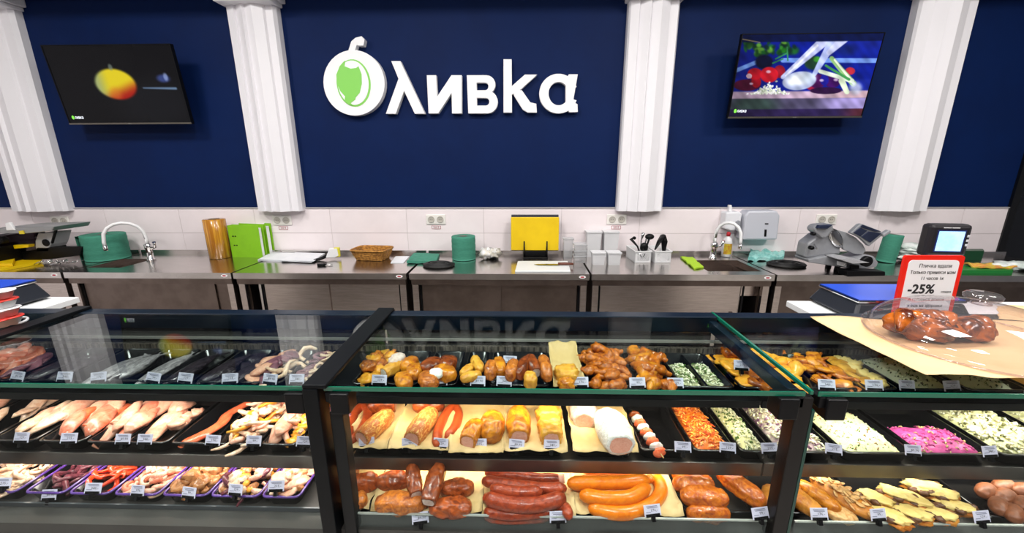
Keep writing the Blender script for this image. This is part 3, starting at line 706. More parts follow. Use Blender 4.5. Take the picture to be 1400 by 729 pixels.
# detergent bottle
p = pt(992, 351); t = thing('detergent_bottle', 'white detergent bottle with yellow label and red cap', 'bottle', p)
obj('bottle_body', MB().lathe([(.03, 0), (.034, .006), (.034, .11), (.026, .14), (.013, .152), (.013, .16)], 18), WPLAST, t)
obj('cap', MB().lathe([(.014, .158), (.014, .182), (.009, .19)], 14), mat('cap_red', 'b8202c', .4, bump=.02), t)
obj('label', MB().add([(.0348*math.cos(a), .0348*math.sin(a), z) for z in (.025, .105) for a in [R(-150+12*k) for k in range(11)]], [(k, k+1, 12+k, 11+k) for k in range(10)], smooth=True), mat('label_yellow', 'd9c63a', .5, col2='c48a2a', scale=40, bump=.02), t)
# dispensers on the tiles
DY = WY-.009
def dpoly(mb, P, y0, y1, mi=0): return mb.prism([(on_y(780+x/4.05, 270+y/4.05, DY).x, on_y(780+x/4.05, 270+y/4.05, DY).z) for x, y in P], y0, y1, 'y', mi)
c = on_y(1030, 305, DY); t = thing('towel_dispenser', 'light grey paper towel dispenser on the tiles', 'dispenser', (c.x, DY, c.z))
obj('housing', dpoly(MB(), [(925, 90), (945, 66), (1095, 64), (1112, 90), (1098, 220), (912, 222)], DY-.11, DY), mat('dispenser_grey', 'c3c5ce', .3, bump=.02), t, world=True, bevel=.012)
obj('window_slot', dpoly(MB(), [(1028, 165), (1040, 165), (1037, 203), (1026, 203)], DY-.112, DY-.109), BLACK, t, world=True)
obj('logo', dpoly(MB(), [(1030, 131), (1048, 131), (1048, 138), (1030, 138)], DY-.112, DY-.109), DARKP, t, world=True)
c = on_y(995, 300, DY); t = thing('soap_dispenser', 'white wall soap dispenser left of the towel dispenser', 'dispenser', (c.x, DY, c.z))
obj('housing', dpoly(MB(), [(832, 75), (905, 72), (920, 82), (905, 172), (860, 176), (826, 165)], DY-.085, DY), mat('dispenser_white', 'e2e3e8', .3, bump=.02), t, world=True, bevel=.01)
obj('pump_lever', dpoly(MB(), [(858, 38), (872, 38), (874, 75), (856, 75)], DY-.06, DY-.03), WPLAST, t, world=True, bevel=.004)
obj('push_button', dpoly(MB(), [(880, 125), (893, 116), (906, 122), (905, 150), (890, 180), (878, 170)], DY-.1, DY-.084), mat('button_grey', '8d8f96', .35, bump=.02), t, world=True, bevel=.005)

# meat slicer
def sp(cx, cy, Y): q = on_y(1090+cx/8.1, 290+cy/8.1, Y-.15); return (q.x, q.z)
SG = mat('cast_aluminium', 'a6a8ad', .4, .4, col2='9a9ca1', scale=8, bump=.06)
SD = mat('slicer_ribbed_dark', '39415a', .35, .6, col2='2f3750', scale=10, bump=.1)
o0 = pt(1155, 366); t = thing('meat_slicer', 'grey meat slicer with round blade and tilted carriage', 'slicer', (o0.x, 2.68, TZ))
def S(nm, P, y0, y1, m, bevel=.006): return obj(nm, MB().prism([sp(a, b, 2.73) for a, b in P], y0-.12, y1-.12), m, t, world=True, bevel=bevel)
S('motor_base', [(125, 525), (330, 490), (480, 535), (660, 522), (760, 492), (850, 490), (900, 560), (880, 610), (700, 640), (480, 612), (130, 560)], 2.70, 2.84, SG)
S('motor_housing', [(118, 520), (150, 358), (268, 268), (330, 240), (440, 250), (520, 410), (520, 480), (330, 500)], 2.73, 2.83, SG, .012)
S('guard_head', [(172, 185), (215, 142), (385, 130), (402, 178), (325, 288), (262, 280), (185, 218)], 2.69, 2.77, SG, .014)
S('head_cap', [(215, 142), (365, 134), (300, 180), (190, 175)], 2.672, 2.70, SD, .004)
S('gauge_plate', [(405, 185), (590, 235), (700, 295), (780, 370), (812, 440), (775, 485), (690, 480), (560, 430), (540, 360), (470, 250)], 2.735, 2.755, SG, .004)
bc = sp(470, 300, 2.72)
M = Matrix.Translation((bc[0], 2.72, bc[1])) @ Matrix.Rotation(R(35), 4, 'Y') @ Matrix.Rotation(PI/2, 4, 'X')
obj('blade', MB().lathe([(.001, .004), (.05, .004), (.075, .001), (.075, 0), (.001, -.001)], 32, M=Matrix.Translation((bc[0], 2.602, bc[1])) @ Matrix.Scale(.45, 4, Vector((.8, 0, .6))) @ Matrix.Rotation(PI/2, 4, 'X')), CHROME, t, world=True)
S('carriage_plate', [(590, 232), (690, 140), (720, 130), (935, 215), (930, 270), (800, 380), (700, 285)], 2.70, 2.73, SG, .004)
S('carriage_rib', [(618, 228), (690, 170), (768, 205), (690, 270)], 2.692, 2.70, SD, .002)
S('carriage_rib', [(700, 275), (780, 212), (925, 235), (800, 335)], 2.692, 2.70, SD, .002)
S('carriage_rib', [(695, 165), (715, 138), (920, 212), (850, 215)], 2.692, 2.70, SD, .002)
S('carriage_handle', [(920, 240), (990, 192), (1010, 200), (1012, 225), (930, 275)], 2.68, 2.71, SG, .008)
S('receiving_plate', [(330, 482), (420, 470), (660, 520), (480, 532)], 2.6, 2.72, mat('plate_light', 'c9cace', .3, .5, bump=.02), .002)
S('rating_label', [(388, 525), (485, 545), (480, 590), (388, 568)], 2.652, 2.662, GPLAST, .001)
S('switch_panel', [(528, 568), (622, 570), (622, 610), (528, 612)], 2.652, 2.664, BLACK, .003)
for nm, cx, cy, r_, yy in (('thickness_knob', 832, 565, .034, 2.62), ('knob', 210, 412, .013, 2.66), ('knob', 232, 255, .011, 2.64), ('push_switch', 572, 592, .007, 2.648)):
    q = sp(cx, cy, yy); mb = MB().lathe([(r_*.9, 0), (r_, .004), (r_, .024), (r_*.8, .03), (.001, .031)], 18, M=Matrix.Translation((q[0], yy-.09, q[1])) @ Matrix.Rotation(PI/2, 4, 'X'))
    obj(nm, mb, CHROME if nm == 'push_switch' else BLACK, t, world=True)
a = sp(215, 408, 2.69); b = sp(262, 378, 2.7); obj('rod', MB().tube([(a[0], 2.54, a[1]), (b[0], 2.61, b[1])], .004, 6), CHROME, t, world=True)
S('foot_rail', [(440, 615), (860, 625), (860, 672), (450, 682)], 2.62, 2.7, BLACK, .006)
for x, y in ((-.10, -.02), (-.10, .06), (.10, .06)): obj('foot', MB().lathe([(.018, 0), (.015, .04)], 12, c=(x, y, .0)), RUBBER, t)
# white bags right of the slicer
BAG = mat('thin_bag_plastic', 'e4e8e6', .35, col2='c9d6cf', scale=20, bump=.6, bscale=40)
p = pt(1240, 357); mb = MB()
for k in range(5): mb.ball((rnd.uniform(-.03, .03), rnd.uniform(-.03, .03), .025+.022*k), (.12-.008*k, .08, .022), .7, 2.2, k+9, 20, 8)
tag(obj('plastic_bag', mb, BAG, None, p), 'pile of folded thin white plastic bags right of slicer', 'bags', kind='stuff')
# green boards with vegetables at the right
GB = mat('green_board', '1c7a34', .4, bump=.04)
flat('cutting_board', 'flat green board under the cut vegetables at right end', 'cutting board', [(1315, 374), (1384, 374), (1376, 364), (1312, 364)], 0, .022, GB)
flat('cutting_board', 'dark green board standing near the wall behind display screen', 'cutting board', [(1300, 356), (1342, 356), (1340, 353), (1300, 353)], 0, .07, mat('dark_green_board', '15442a', .4, bump=.04))
VG = mat('cut_vegetables', 'd9c24a', .5, col2='d98a4a', scale=30, bump=.4, bscale=80)
p = pt(1352, 365, TZ+.024); mb = MB().sheet(-.12, .12, -.05, .05, 24, 12, lambda x, y: .012+.02*noise.noise(Vector((x*22, y*22, 1))), thick=.01)
tag(obj('vegetable_wrap', mb, VG, None, p), 'yellow and orange cut vegetables in wrap on the green board', 'vegetables', kind='stuff')
p = pt(1385, 368); mb = MB()
for k in range(4): mb.ball((rnd.uniform(-.1, .14), rnd.uniform(-.03, .03), .025), (.09, .05, .024), .8, 2.4, k+19, 18, 8)
tag(obj('plastic_bag', mb, BAG, None, p), 'crumpled white plastic bag right of the green board', 'bag')

# left end: platform scale, grinder, knives tray, yellow boards
def lp(cx, cy, Y): q = on_y(cx/8.1, 290+cy/8.1, Y); return (q.x, q.z)
o0 = pt(58, 350); t = thing('platform_scale', 'white scale with tilted steel pan beside the left socket', 'scale', (o0.x, 2.85, TZ))
def LS(nm, P, y0, y1, m, bevel=.005, par=None): return obj(nm, MB().prism([lp(a, b, 2.8) for a, b in P], y0, y1), m, par or t, world=True, bevel=bevel)
LS('scale_body', [(390, 320), (420, 235), (600, 225), (560, 360), (535, 400), (390, 398)], 2.8, 2.92, GPLAST)
q = lp(478, 345, 2.78); obj('dial', MB().lathe([(.026, 0), (.026, .006), (.02, .008), (.001, .008)], 20, M=Matrix.Translation((q[0], 2.80, q[1])) @ Matrix.Rotation(PI/2, 4, 'X')), BLACK, t, world=True)
LS('column', [(300, 215), (380, 210), (400, 330), (330, 330)], 2.83, 2.87, CHROME)
LS('strut', [(600, 190), (618, 195), (572, 350), (556, 345)], 2.8, 2.815, BLACK, .002)
LS('pan', [(80, 165), (260, 150), (770, 138), (745, 185), (470, 212), (140, 210)], 2.70, 2.95, mat('pan_steel', 'a3a4a4', .4, .8, bump=.02), .004)
LS('bracket', [(262, 100), (310, 90), (365, 175), (275, 180)], 2.69, 2.71, WPLAST)
LS('pan_edge_label', [(400, 185), (445, 178), (462, 215), (410, 217)], 2.694, 2.70, mat('yellow_tape', 'd8c22a', .5, bump=.02), .001)
LS('base_foot', [(400, 398), (540, 398), (545, 440), (395, 440)], 2.8, 2.92, BLACK)
o0 = pt(12, 358); t = thing('meat_grinder', 'steel and dark tabletop machine cut by the left edge', 'machine', (o0.x, 2.75, TZ))
LS('grinder_body', [(-80, 240), (130, 245), (150, 330), (150, 420), (-80, 420)], 2.7, 2.95, mat('machine_dark', '3a2a35', .3, .5, bump=.03), .01)
LS('hopper', [(-60, 235), (60, 235), (75, 285), (-60, 285)], 2.66, 2.9, CHROME)
LS('grinder_stand', [(-60, 420), (140, 420), (150, 525), (-60, 525)], 2.68, 2.95, STEELDARK)
LS('handle_knob', [(155, 250), (200, 245), (250, 275), (245, 320), (160, 320)], 2.68, 2.73, BLACK, .01)
o0 = pt(70, 362); t = thing('knife_tray', 'black tray holding knives behind the yellow boards', 'tray', (o0.x, 2.74, TZ))
LS('tray_back', [(240, 440), (560, 390), (910, 385), (880, 480), (600, 520), (260, 540)], 2.8, 2.84, BLACK, .003)
LS('tray_side', [(160, 360), (215, 350), (240, 540), (180, 560)], 2.65, 2.84, BLACK)
LS('yellow_insert', [(215, 355), (385, 350), (385, 380), (230, 395)], 2.76, 2.8, YB, .002)
mb = MB()
for k in range(26):
    x, z = lp(rnd.uniform(500, 860), rnd.uniform(500, 560), 2.75); mb.tube([(x-.02, 2.72+rnd.uniform(-.04, .04), TZ+.012), (x+.02, 2.72+rnd.uniform(-.04, .04), TZ+.02+rnd.uniform(0, .02))], .003, 5)
obj('steel_bits', mb, CHROME, t, world=True)
for k, (P, lab) in enumerate((([(-40, 371), (2, 371), (59, 361), (58, 357), (-40, 357)], 'lower yellow cutting board lying at the far left edge'), ([(-40, 364), (18, 364), (22, 354), (-40, 354)], 'upper yellow cutting board stacked at the far left edge'))):
    flat('cutting_board', lab, 'cutting board', P, .001+k*.02, .018, YB)
# ------------------------------------------------------------------ display cases
GZ, GY0, GY1 = 1.12, .743, 1.164
XA, XB, XC = Xat(105, GY1, GZ)-.0, -.425, .585
LEDM = mat('led_strip', 'fff2e0', .5, emit=8, bump=.01)
def case(label, x0, x1, lcol, lp_, guard=True, tg=None):
    tg = tg or GLASS2
    t = thing('display_case', label, 'display case', ((x0+x1)/2, .95, 0))
    def P(nm, mb, m, bevel=0): return obj(nm, mb, m, t, world=True, bevel=bevel)
    P('base_cabinet', MB().box(x0+.01, x1-.01, .78, 1.18, .02, .70), DARKBAR)
    P('front_panel', MB().box(x0+.002, x1-.002, .735, .778, .12, .695), CASESTEEL)
    P('deck', MB().box(x0+.001, x1-.001, .75, .972, .7, .745), mat('deck_grey', '3c3a38', .42, .2, col2='353331', scale=5, bump=.04))
    P('riser', MB().box(x0+.001, x1-.001, .972, .98, .70, .845), CASESTEEL)
    P('lower_shelf', MB().box(x0+.001, x1-.001, .852, 1.15, .848, .858), mat('shelf_steel', '5e5a57', .3, 1, col2='55514e', scale=8, bump=.03))
    P('shelf_lip', MB().box(x0+.001, x1-.001, .846, .852, .826, .862), CASESTEEL, .001)
    P('upper_shelf', MB().box(x0+.001, x1-.001, .897, 1.15, .990, 1.0), mat('shelf_dark', '1d1d20', .3, .6, bump=.03))
    P('upper_shelf_lip', MB().box(x0+.001, x1-.001, .891, .897, .984, 1.004), DARKBAR, .001)
    for y, z in ((.862, .840), (.908, .984)):
        P('led_strip', MB().box(x0+.03, x1-.03, y, y+.014, z, z+.006), LEDM)
        area('led_light', ((x0+x1)/2, y+.016, z-.003), (R(22), 0, 0), x1-x0-.08, .02, lp_, lcol, 150, t)
    P('back_wall_panel', MB().box(x0+.001, x1-.001, 1.15, 1.16, .70, .992), mat('case_inner_dark', '2a2828', .35, .5, bump=.03))
    P('rear_beam', MB().box(x0, x1, 1.148, 1.19, 1.072, GZ+.001), NAVYBAR, .003)
    P('door_track', MB().box(x0, x1, 1.149, 1.157, 1.036, 1.043), mat('track_alu', 'd0cbc5', .35, .5, bump=.02))
    P('lower_door_track', MB().box(x0, x1, 1.148, 1.17, .992, 1.018), mat('track_dark', '8a7d72', .45, .3, col2='3c3633', scale=150, bump=.2, stretch=(1, 1, .05)))
    P('rear_door', MB().box(x0+.004, (x0+x1)/2+.03, 1.160, 1.163, 1.018, 1.075), SMOKE)
    P('rear_door', MB().box((x0+x1)/2-.03, x1-.004, 1.168, 1.171, 1.018, 1.075), SMOKE)
    P('rear_panel', MB().box(x0, x1, 1.181, 1.19, .02, .99), mat('rear_panel_grey', 'c6c3c0', .5, .2, bump=.02))
    P('top_glass', MB().box(x0+.012, x1-.012, GY0+.002, 1.146, GZ-.008, GZ), tg)
    P('glass_front_edge', MB().box(x0+.012, x1-.012, GY0-.001, GY0+.0015, GZ-.0095, GZ+.0003), GREENEDGE)
    P('front_glass', MB().box(x0+.03, x1-.03, GY0+.004, GY0+.008, .70, GZ-.012), FGLASS)
    if guard:
        P('acrylic_guard', MB().box(x0+.03, x1-.03, .757, .760, .715, .782), ACRYL)
        P('guard_edge', MB().box(x0+.03, x1-.03, .7565, .7605, .782, .7855), mat('acrylic_edge', 'aeb4b0', .25, .4, bump=.02))
    else:
        P('deck_edge', MB().box(x0+.03, x1-.03, .796, .800, .745, .756), mat('edge_strip', '6b6f74', .3, .7, bump=.02))
    for s, xx in ((1, x0), (-1, x1)):
        a, b = sorted((xx+s*.026, xx+s*.066)); P('glass_clamp', MB().box(a, b, GY0-.012, GY0+.03, GZ-.058, GZ-.011), BLACK, .003)
        a, b = sorted((xx+s*.014, xx+s*.027)); P('clamp_arm', MB().box(a, b, GY0-.004, GY0+.03, GZ-.035, GZ-.011), BLACK, .002)
    return t
WARM = (1, .83, .60); PINK = (1, .86, .80); COOL = (1, .95, .80)
case('far left display case cut off by the left edge', XA-.98, XA-.001, PINK, .8, False)
cl = case('left display case holding raw fish and seafood', XA+.001, XB-.001, PINK, 1.3, False, GLASS)
cm = case('middle display case holding smoked meats and sausages', XB+.001, XC-.001, WARM, 1.5)
cr = case('right display case holding salads and pastries', XC+.001, XC+1.02, COOL, 1.4)
# dividers
def divider(label, x, wide):
    t = thing('case_divider', label, 'frame', (x, .95, 0))
    if wide:
        obj('top_bar', MB().box(x-.026, x+.024, GY0-.012, 1.19, GZ+.001, GZ+.010), DARKBAR, t, world=True, bevel=.002)
        obj('glass_rim', MB().box(x-.031, x-.027, GY0-.002, 1.15, GZ-.004, GZ+.003), GREENEDGE, t, world=True)
        obj('post', MB().box(x-.026, x+.006, GY0-.014, GY0+.028, .1, GZ+.001), DARKBAR, t, world=True, bevel=.002)
        obj('inner_post', MB().box(x+.018, x+.046, GY0+.0, GY0+.03, .1, GZ-.06), mat('post_grey_black', '121314', .45, .0, bump=.02, spec=.2), t, world=True, bevel=.002)
    else:
        obj('top_bar', MB().box(x-.003, x+.003, GY0, 1.19, GZ-.006, GZ+.002), GREENEDGE, t, world=True)
        obj('under_bar', MB().box(x-.026, x-.003, GY0+.03, 1.15, GZ-.042, GZ-.012), NAVYBAR, t, world=True, bevel=.002)
        obj('post', MB().box(x-.028, x+.004, GY0-.004, GY0+.03, .1, GZ-.012), mat('post_brown_black', '120f0e', .4, .0, bump=.02, spec=.25), t, world=True, bevel=.002)
        obj('glass_rim', MB().box(x+.004, x+.010, GY0-.004, GY0+.02, .1, GZ-.04), mat('dark_green_edge', '0b3a30', .2, bump=.02), t, world=True)
divider('black bar and double post between left and middle case', XB, True)
divider('dark glass-edged post between middle and right case', XC, False)
divider('thin dark bar crossing the far left glass corner', XA, True)

# ------------------------------------------------------------------ trays
ROWS = {'A': (.90, .185, 1.035), 'B': (.853, .215, .890), 'C': (.787, .165, .777), 'CL': (.808, .15, .775)}
PURP = mat('purple_tray_rim', '5b3a8c', .2, col2='4d3078', scale=20, coat=.4, bump=.02)
def tray(label, p0, p1, row, h=.03, rim=None, fy=0, dep=None, m=None, gap=.003):
    y0, d_, z = ROWS[row]; y0 += fy; d_ = dep or d_
    x0, x1 = Xat(p0, y0, z)+gap, Xat(p1, y0, z)-gap; W = x1-x0
    a, b, e, k = W/2, d_/2, .004, .010
    mb = MB()
    def loop(aa, bb, zz, r_=.012):
        o = []
        for cx, cy, s in ((aa-r_, bb-r_, 0), (-aa+r_, bb-r_, 90), (-aa+r_, -bb+r_, 180), (aa-r_, -bb+r_, 270)):
            for q in range(4): o.append((cx+r_*math.cos(R(s+30*q)), cy+r_*math.sin(R(s+30*q)), zz))
        return o
    Ls = [loop(a-k, b-k, -h), loop(a-e, b-e, -.003), loop(a, b, -.003), loop(a, b, 0), loop(a-e-.002, b-e-.002, 0), loop(a-k-.002, b-k-.002, -h+.002)]
    v = sum(Ls, []); f = []
    for j in range(5):
        for q in range(16): f.append((j*16+q, j*16+(q+1) % 16, (j+1)*16+(q+1) % 16, (j+1)*16+q))
    mb.add(v, f, 0, True); mb.f += [tuple(range(15, -1, -1)), tuple(range(80, 96))]; mb.m += [0, 0]; mb.sm += [False, False]
    t = thing('food_tray', label, 'tray', ((x0+x1)/2, y0+b, z-h))
    mb.v = [(p[0], p[1], p[2]+h) for p in mb.v]
    obj('tray_body', mb, m or TRAY, t)
    if rim:
        r_ = MB(); r_.tube([(p[0], p[1], h+.001) for p in Ls[2]+Ls[2][:1]], .0032, 6, cap=False); obj('rim', r_, rim, t)
    return dict(x0=x0, x1=x1, y0=y0, y1=y0+d_, z=z, h=h, cx=(x0+x1)/2, cy=y0+b, W=W, D=d_)
TXT = []
for s in ('129,-', '215,-', '89,90', '340,-', '176,-', '99,-'):
    c = bpy.data.curves.new('price', 'FONT'); c.body = s; c.size = .0085; c.align_x = 'CENTER'; c.resolution_u = 1
    o = bpy.data.objects.new('price', c); me = bpy.data.meshes.new_from_object(o); bpy.data.objects.remove(o); me.materials.clear(); me.materials.append(DARKP); TXT.append(me)
lines = MB()
for z, a, b in ((.0205, -.013, .012), (.0175, -.011, .013), (.0085, -.015, -.004)): lines.box(a, b, -.0007, -.0002, z, z+.0010)
LINES = lines.mesh('printed_lines', [mat('faint_print', '6a6a80', .7, bump=.01)])
CARD = MB().box(-.019, .019, 0, .0008, 0, .0245).mesh('card', [mat('tag_card', 'cfcbe0', .5, bump=.01)])
HOLD = MB().box(-.016, .016, -.0015, .003, -.0015, .005).box(-.004, .004, -.003, .006, -.011, .002).mesh('clip', [BLACK])
ntag = [0]
def price(label, px, row, py=None, rz=0, dz=0, fy=0):
    y0, _, z = ROWS[row]; y0 += fy
    if py is None: loc = Vector((Xat(px, y0-.006, z), y0-.006, z+dz))
    else: loc = on_y(px, py, y0-.006)
    t = thing('price_tag', label, 'price tag', loc, rot=(R(-24), R(rnd.uniform(-5, 5)), R(rz+rnd.uniform(-8, 8))))
    link('card', CARD, t); link('clip', HOLD, t); link('printed_lines', LINES, t)
    link('price', TXT[ntag[0] % 6], t, (.004, -.0006, .0095), (PI/2, 0, 0)); ntag[0] += 1
    return t

# ------------------------------------------------------------------ food materials
F = dict(
    smoke=mat('smoked_red_brown', 'b0521e', .30, col2='5e220e', scale=48, det=7, dist=1.2, thr=(.36, .66), bump=0.52, bscale=112, coat=0.22, spec=.3),
    smoke2=mat('smoked_orange_brown', 'cc7628', .32, col2='7a3416', scale=57, det=7, dist=1.2, thr=(.36, .66), bump=0.60, bscale=96, coat=0.22, spec=.3),
    dark=mat('dark_smoked_skin', '96461a', .25, col2='4a1a0a', scale=44, det=7, dist=1.2, thr=(.36, .66), bump=0.45, bscale=80, coat=0.28, spec=.3),
    netham=mat('netted_ham', 'b4622c', .35, col2='d9a85a', scale=132, det=7, dist=1.2, bump=0.75, bscale=144, coat=0.17, spec=.3, thr=(.48, .6), stretch=(1, .45, 1)),
    golden=mat('golden_smoked', 'd88a1c', .28, col2='8a3c10', scale=39, det=7, dist=1.2, thr=(.36, .66), bump=0.52, bscale=80, coat=0.28, spec=.3),
    sausage=mat('frankfurter_skin', 'a8461c', .38, col2='8c3414', scale=30, det=7, dist=1.2, thr=(.36, .66), bump=0.18, bscale=96, coat=0.11, spec=.3),
    kielb=mat('orange_sausage_skin', 'e07c10', .30, col2='cc6408', scale=57, det=7, dist=1.2, thr=(.36, .66), bump=0.22, bscale=112, coat=0.22, spec=.3),
    darks=mat('dark_red_sausage_skin', 'a04020', .30, col2='6a2212', scale=52, det=7, dist=1.2, thr=(.36, .66), bump=0.60, bscale=88, coat=0.22, spec=.3),
    pink=mat('cut_meat_pink', 'dba38e', .45, col2='cf8d78', scale=132, det=7, dist=1.2, thr=(.36, .66), bump=0.15, bscale=192),
    pale=mat('boiled_pork', 'd6c5bd', .45, col2='b59488', scale=66, det=7, dist=1.2, thr=(.36, .66), bump=0.45, bscale=96),
    crust=mat('white_herb_crust', 'e9e6e2', .7, col2='c9c4ba', scale=132, det=7, dist=1.2, thr=(.36, .66), bump=0.75, bscale=144),
    cheese=mat('smoked_cheese', 'dca43c', .35, col2='b87424', scale=35, det=7, dist=1.2, thr=(.36, .66), bump=0.30, bscale=80, coat=0.17, spec=.3),
    chicken=mat('roast_chicken_skin', 'c46c16', .28, col2='6e280c', scale=61, det=7, dist=1.2, thr=(.36, .66), bump=0.75, bscale=96, coat=0.28, spec=.3),
    roast=mat('glazed_roast_roll', 'cc7018', .22, col2='923812', scale=66, det=7, dist=1.2, thr=(.36, .66), bump=0.75, bscale=112, coat=0.39, spec=.3),
    fillet=mat('raw_pale_fillet', 'dcaa90', .28, col2='c88468', scale=66, det=7, dist=1.2, thr=(.36, .66), bump=0.38, bscale=80, coat=0.28, spec=.3),
    fillet2=mat('raw_pink_fillet', 'd88c72', .28, col2='c05838', scale=52, det=7, dist=1.2, thr=(.36, .66), bump=0.38, bscale=80, coat=0.28, spec=.3),
    salmon=mat('salmon_flesh', 'd8502c', .25, col2='e07a50', scale=88, det=7, dist=1.2, thr=(.36, .66), bump=0.30, bscale=96, coat=0.28, spec=.3, stretch=(1, .3, 1)),
    squid=mat('pale_squid', 'e2c8ae', .28, col2='c89878', scale=66, det=7, dist=1.2, thr=(.36, .66), bump=0.30, bscale=96, coat=0.28, spec=.3),
    shrimp=mat('pink_shrimp', 'dd9076', .28, col2='eac4ae', scale=132, det=7, dist=1.2, thr=(.36, .66), bump=0.22, coat=0.22, spec=.3),
    mussel=mat('mussel_meat', 'bf8350', .3, col2='8f5530', scale=132, det=7, dist=1.2, thr=(.36, .66), bump=0.38, coat=0.22, spec=.3),
    octo=mat('purple_octopus', '6a3038', .3, col2='3c1c28', scale=88, det=7, dist=1.2, thr=(.36, .66), bump=0.45, coat=0.22, spec=.3),
    red=mat('red_roe_strips', 'c42a12', .25, col2='d84a20', scale=110, det=7, dist=1.2, thr=(.36, .66), bump=0.30, coat=0.28, spec=.3),
    orange=mat('orange_seafood', 'dd8a20', .28, col2='e5a83a', scale=66, det=7, dist=1.2, thr=(.36, .66), bump=0.30, coat=0.22, spec=.3),
    silver=mat('fish_skin_silver', 'b8b0b4', .28, .4, col2='6a6468', scale=39, det=7, dist=1.2, thr=(.36, .66), bump=0.30, bscale=144, coat=0.22, spec=.3, stretch=(3, 1, 3)),
    darkfish=mat('fish_skin_dark', '3a3038', .25, .3, col2='1c181e', scale=39, det=7, dist=1.2, thr=(.36, .66), bump=0.30, bscale=144, coat=0.28, spec=.3, stretch=(3, 1, 3)),
    mauve=mat('mauve_fish', '8a5660', .3, col2='5a3642', scale=52, det=7, dist=1.2, thr=(.36, .66), bump=0.38, coat=0.22, spec=.3),
    bread=mat('bun_crust', 'cc8630', .45, col2='9a5214', scale=30, det=7, dist=1.2, thr=(.36, .66), bump=0.38, bscale=96, coat=0.06, spec=.3),
    almond=mat('almond_flakes', 'd9ad74', .5, col2='b57a3a', scale=88, det=7, dist=1.2, thr=(.36, .66), bump=0.45),
    toast=mat('cheese_slice_top', 'e4c87e', .45, col2='dcbc6c', scale=44, det=7, dist=1.2, thr=(.36, .66), bump=0.22),
    mush=mat('brown_mushroom', '6a4022', .4, col2='4a2a14', scale=88, det=7, dist=1.2, thr=(.36, .66), bump=0.30),
    potato=mat('brown_patty', '8a5030', .45, col2='6a3820', scale=66, det=7, dist=1.2, thr=(.36, .66), bump=0.38),
    loaf=mat('glazed_brioche', 'b5601c', .22, col2='4a1a0a', scale=19, det=5, bump=0.60, bscale=48, coat=0.44, spec=.3, thr=(.40, .60)),
)
def SAUSAGE(pts, r_, m, n=14, end=.55):
    k = len(pts); rr = [r_*(1 if 0 < i < k-1 else .88) for i in range(k)]
    return MB().tube(pts, rr, n, 0, round_end=True)
def smooth_path(P, n=6):
    P = [Vector(p) for p in P]; out = []
    for i in range(len(P)-1):
        a, b, c, d_ = P[max(i-1, 0)], P[i], P[i+1], P[min(i+2, len(P)-1)]
        for k in range(n):
            t = k/n; out.append(.5*((2*b)+(-a+c)*t+(2*a-5*b+4*c-d_)*t*t+(-a+3*b-3*c+d_)*t**3))
    return out+[P[-1]]
def W(px, py, z): return on_z(px, py, z)
def sausage(label, pts, z, r_, m, name='sausage', grp=None, ends=None):
    """pts are (px, py[, dz]) centre-line pixels at height z"""
    P = [W(p[0], p[1], z+(p[2] if len(p) > 2 else 0)) for p in pts]; c = P[len(P)//2].copy(); c.z = z-r_
    path = smooth_path([p-c for p in P]); mb = SAUSAGE(path, r_, m)
    rs = rnd.random()*50
    mb.v = [tuple(Vector(v)*(1)+Vector((0, 0, 1))*.0012*noise.noise(Vector(v)*60+Vector((rs, 0, 0)))) for v in mb.v]
    if ends:
        t = thing(name, label, 'sausage', c, group=grp); obj('casing', mb, m, t)
        d0 = (path[-1]-path[-2]).normalized(); e = MB().tube([path[-1]-d0*.004, path[-1]+d0*(r_*1.06)], [r_*.86, r_*.9], 14, cap=True); obj('cut_end', e, F['pink'], t); return t
    return tag(obj(name, mb, m, None, c), label, 'sausage', grp)
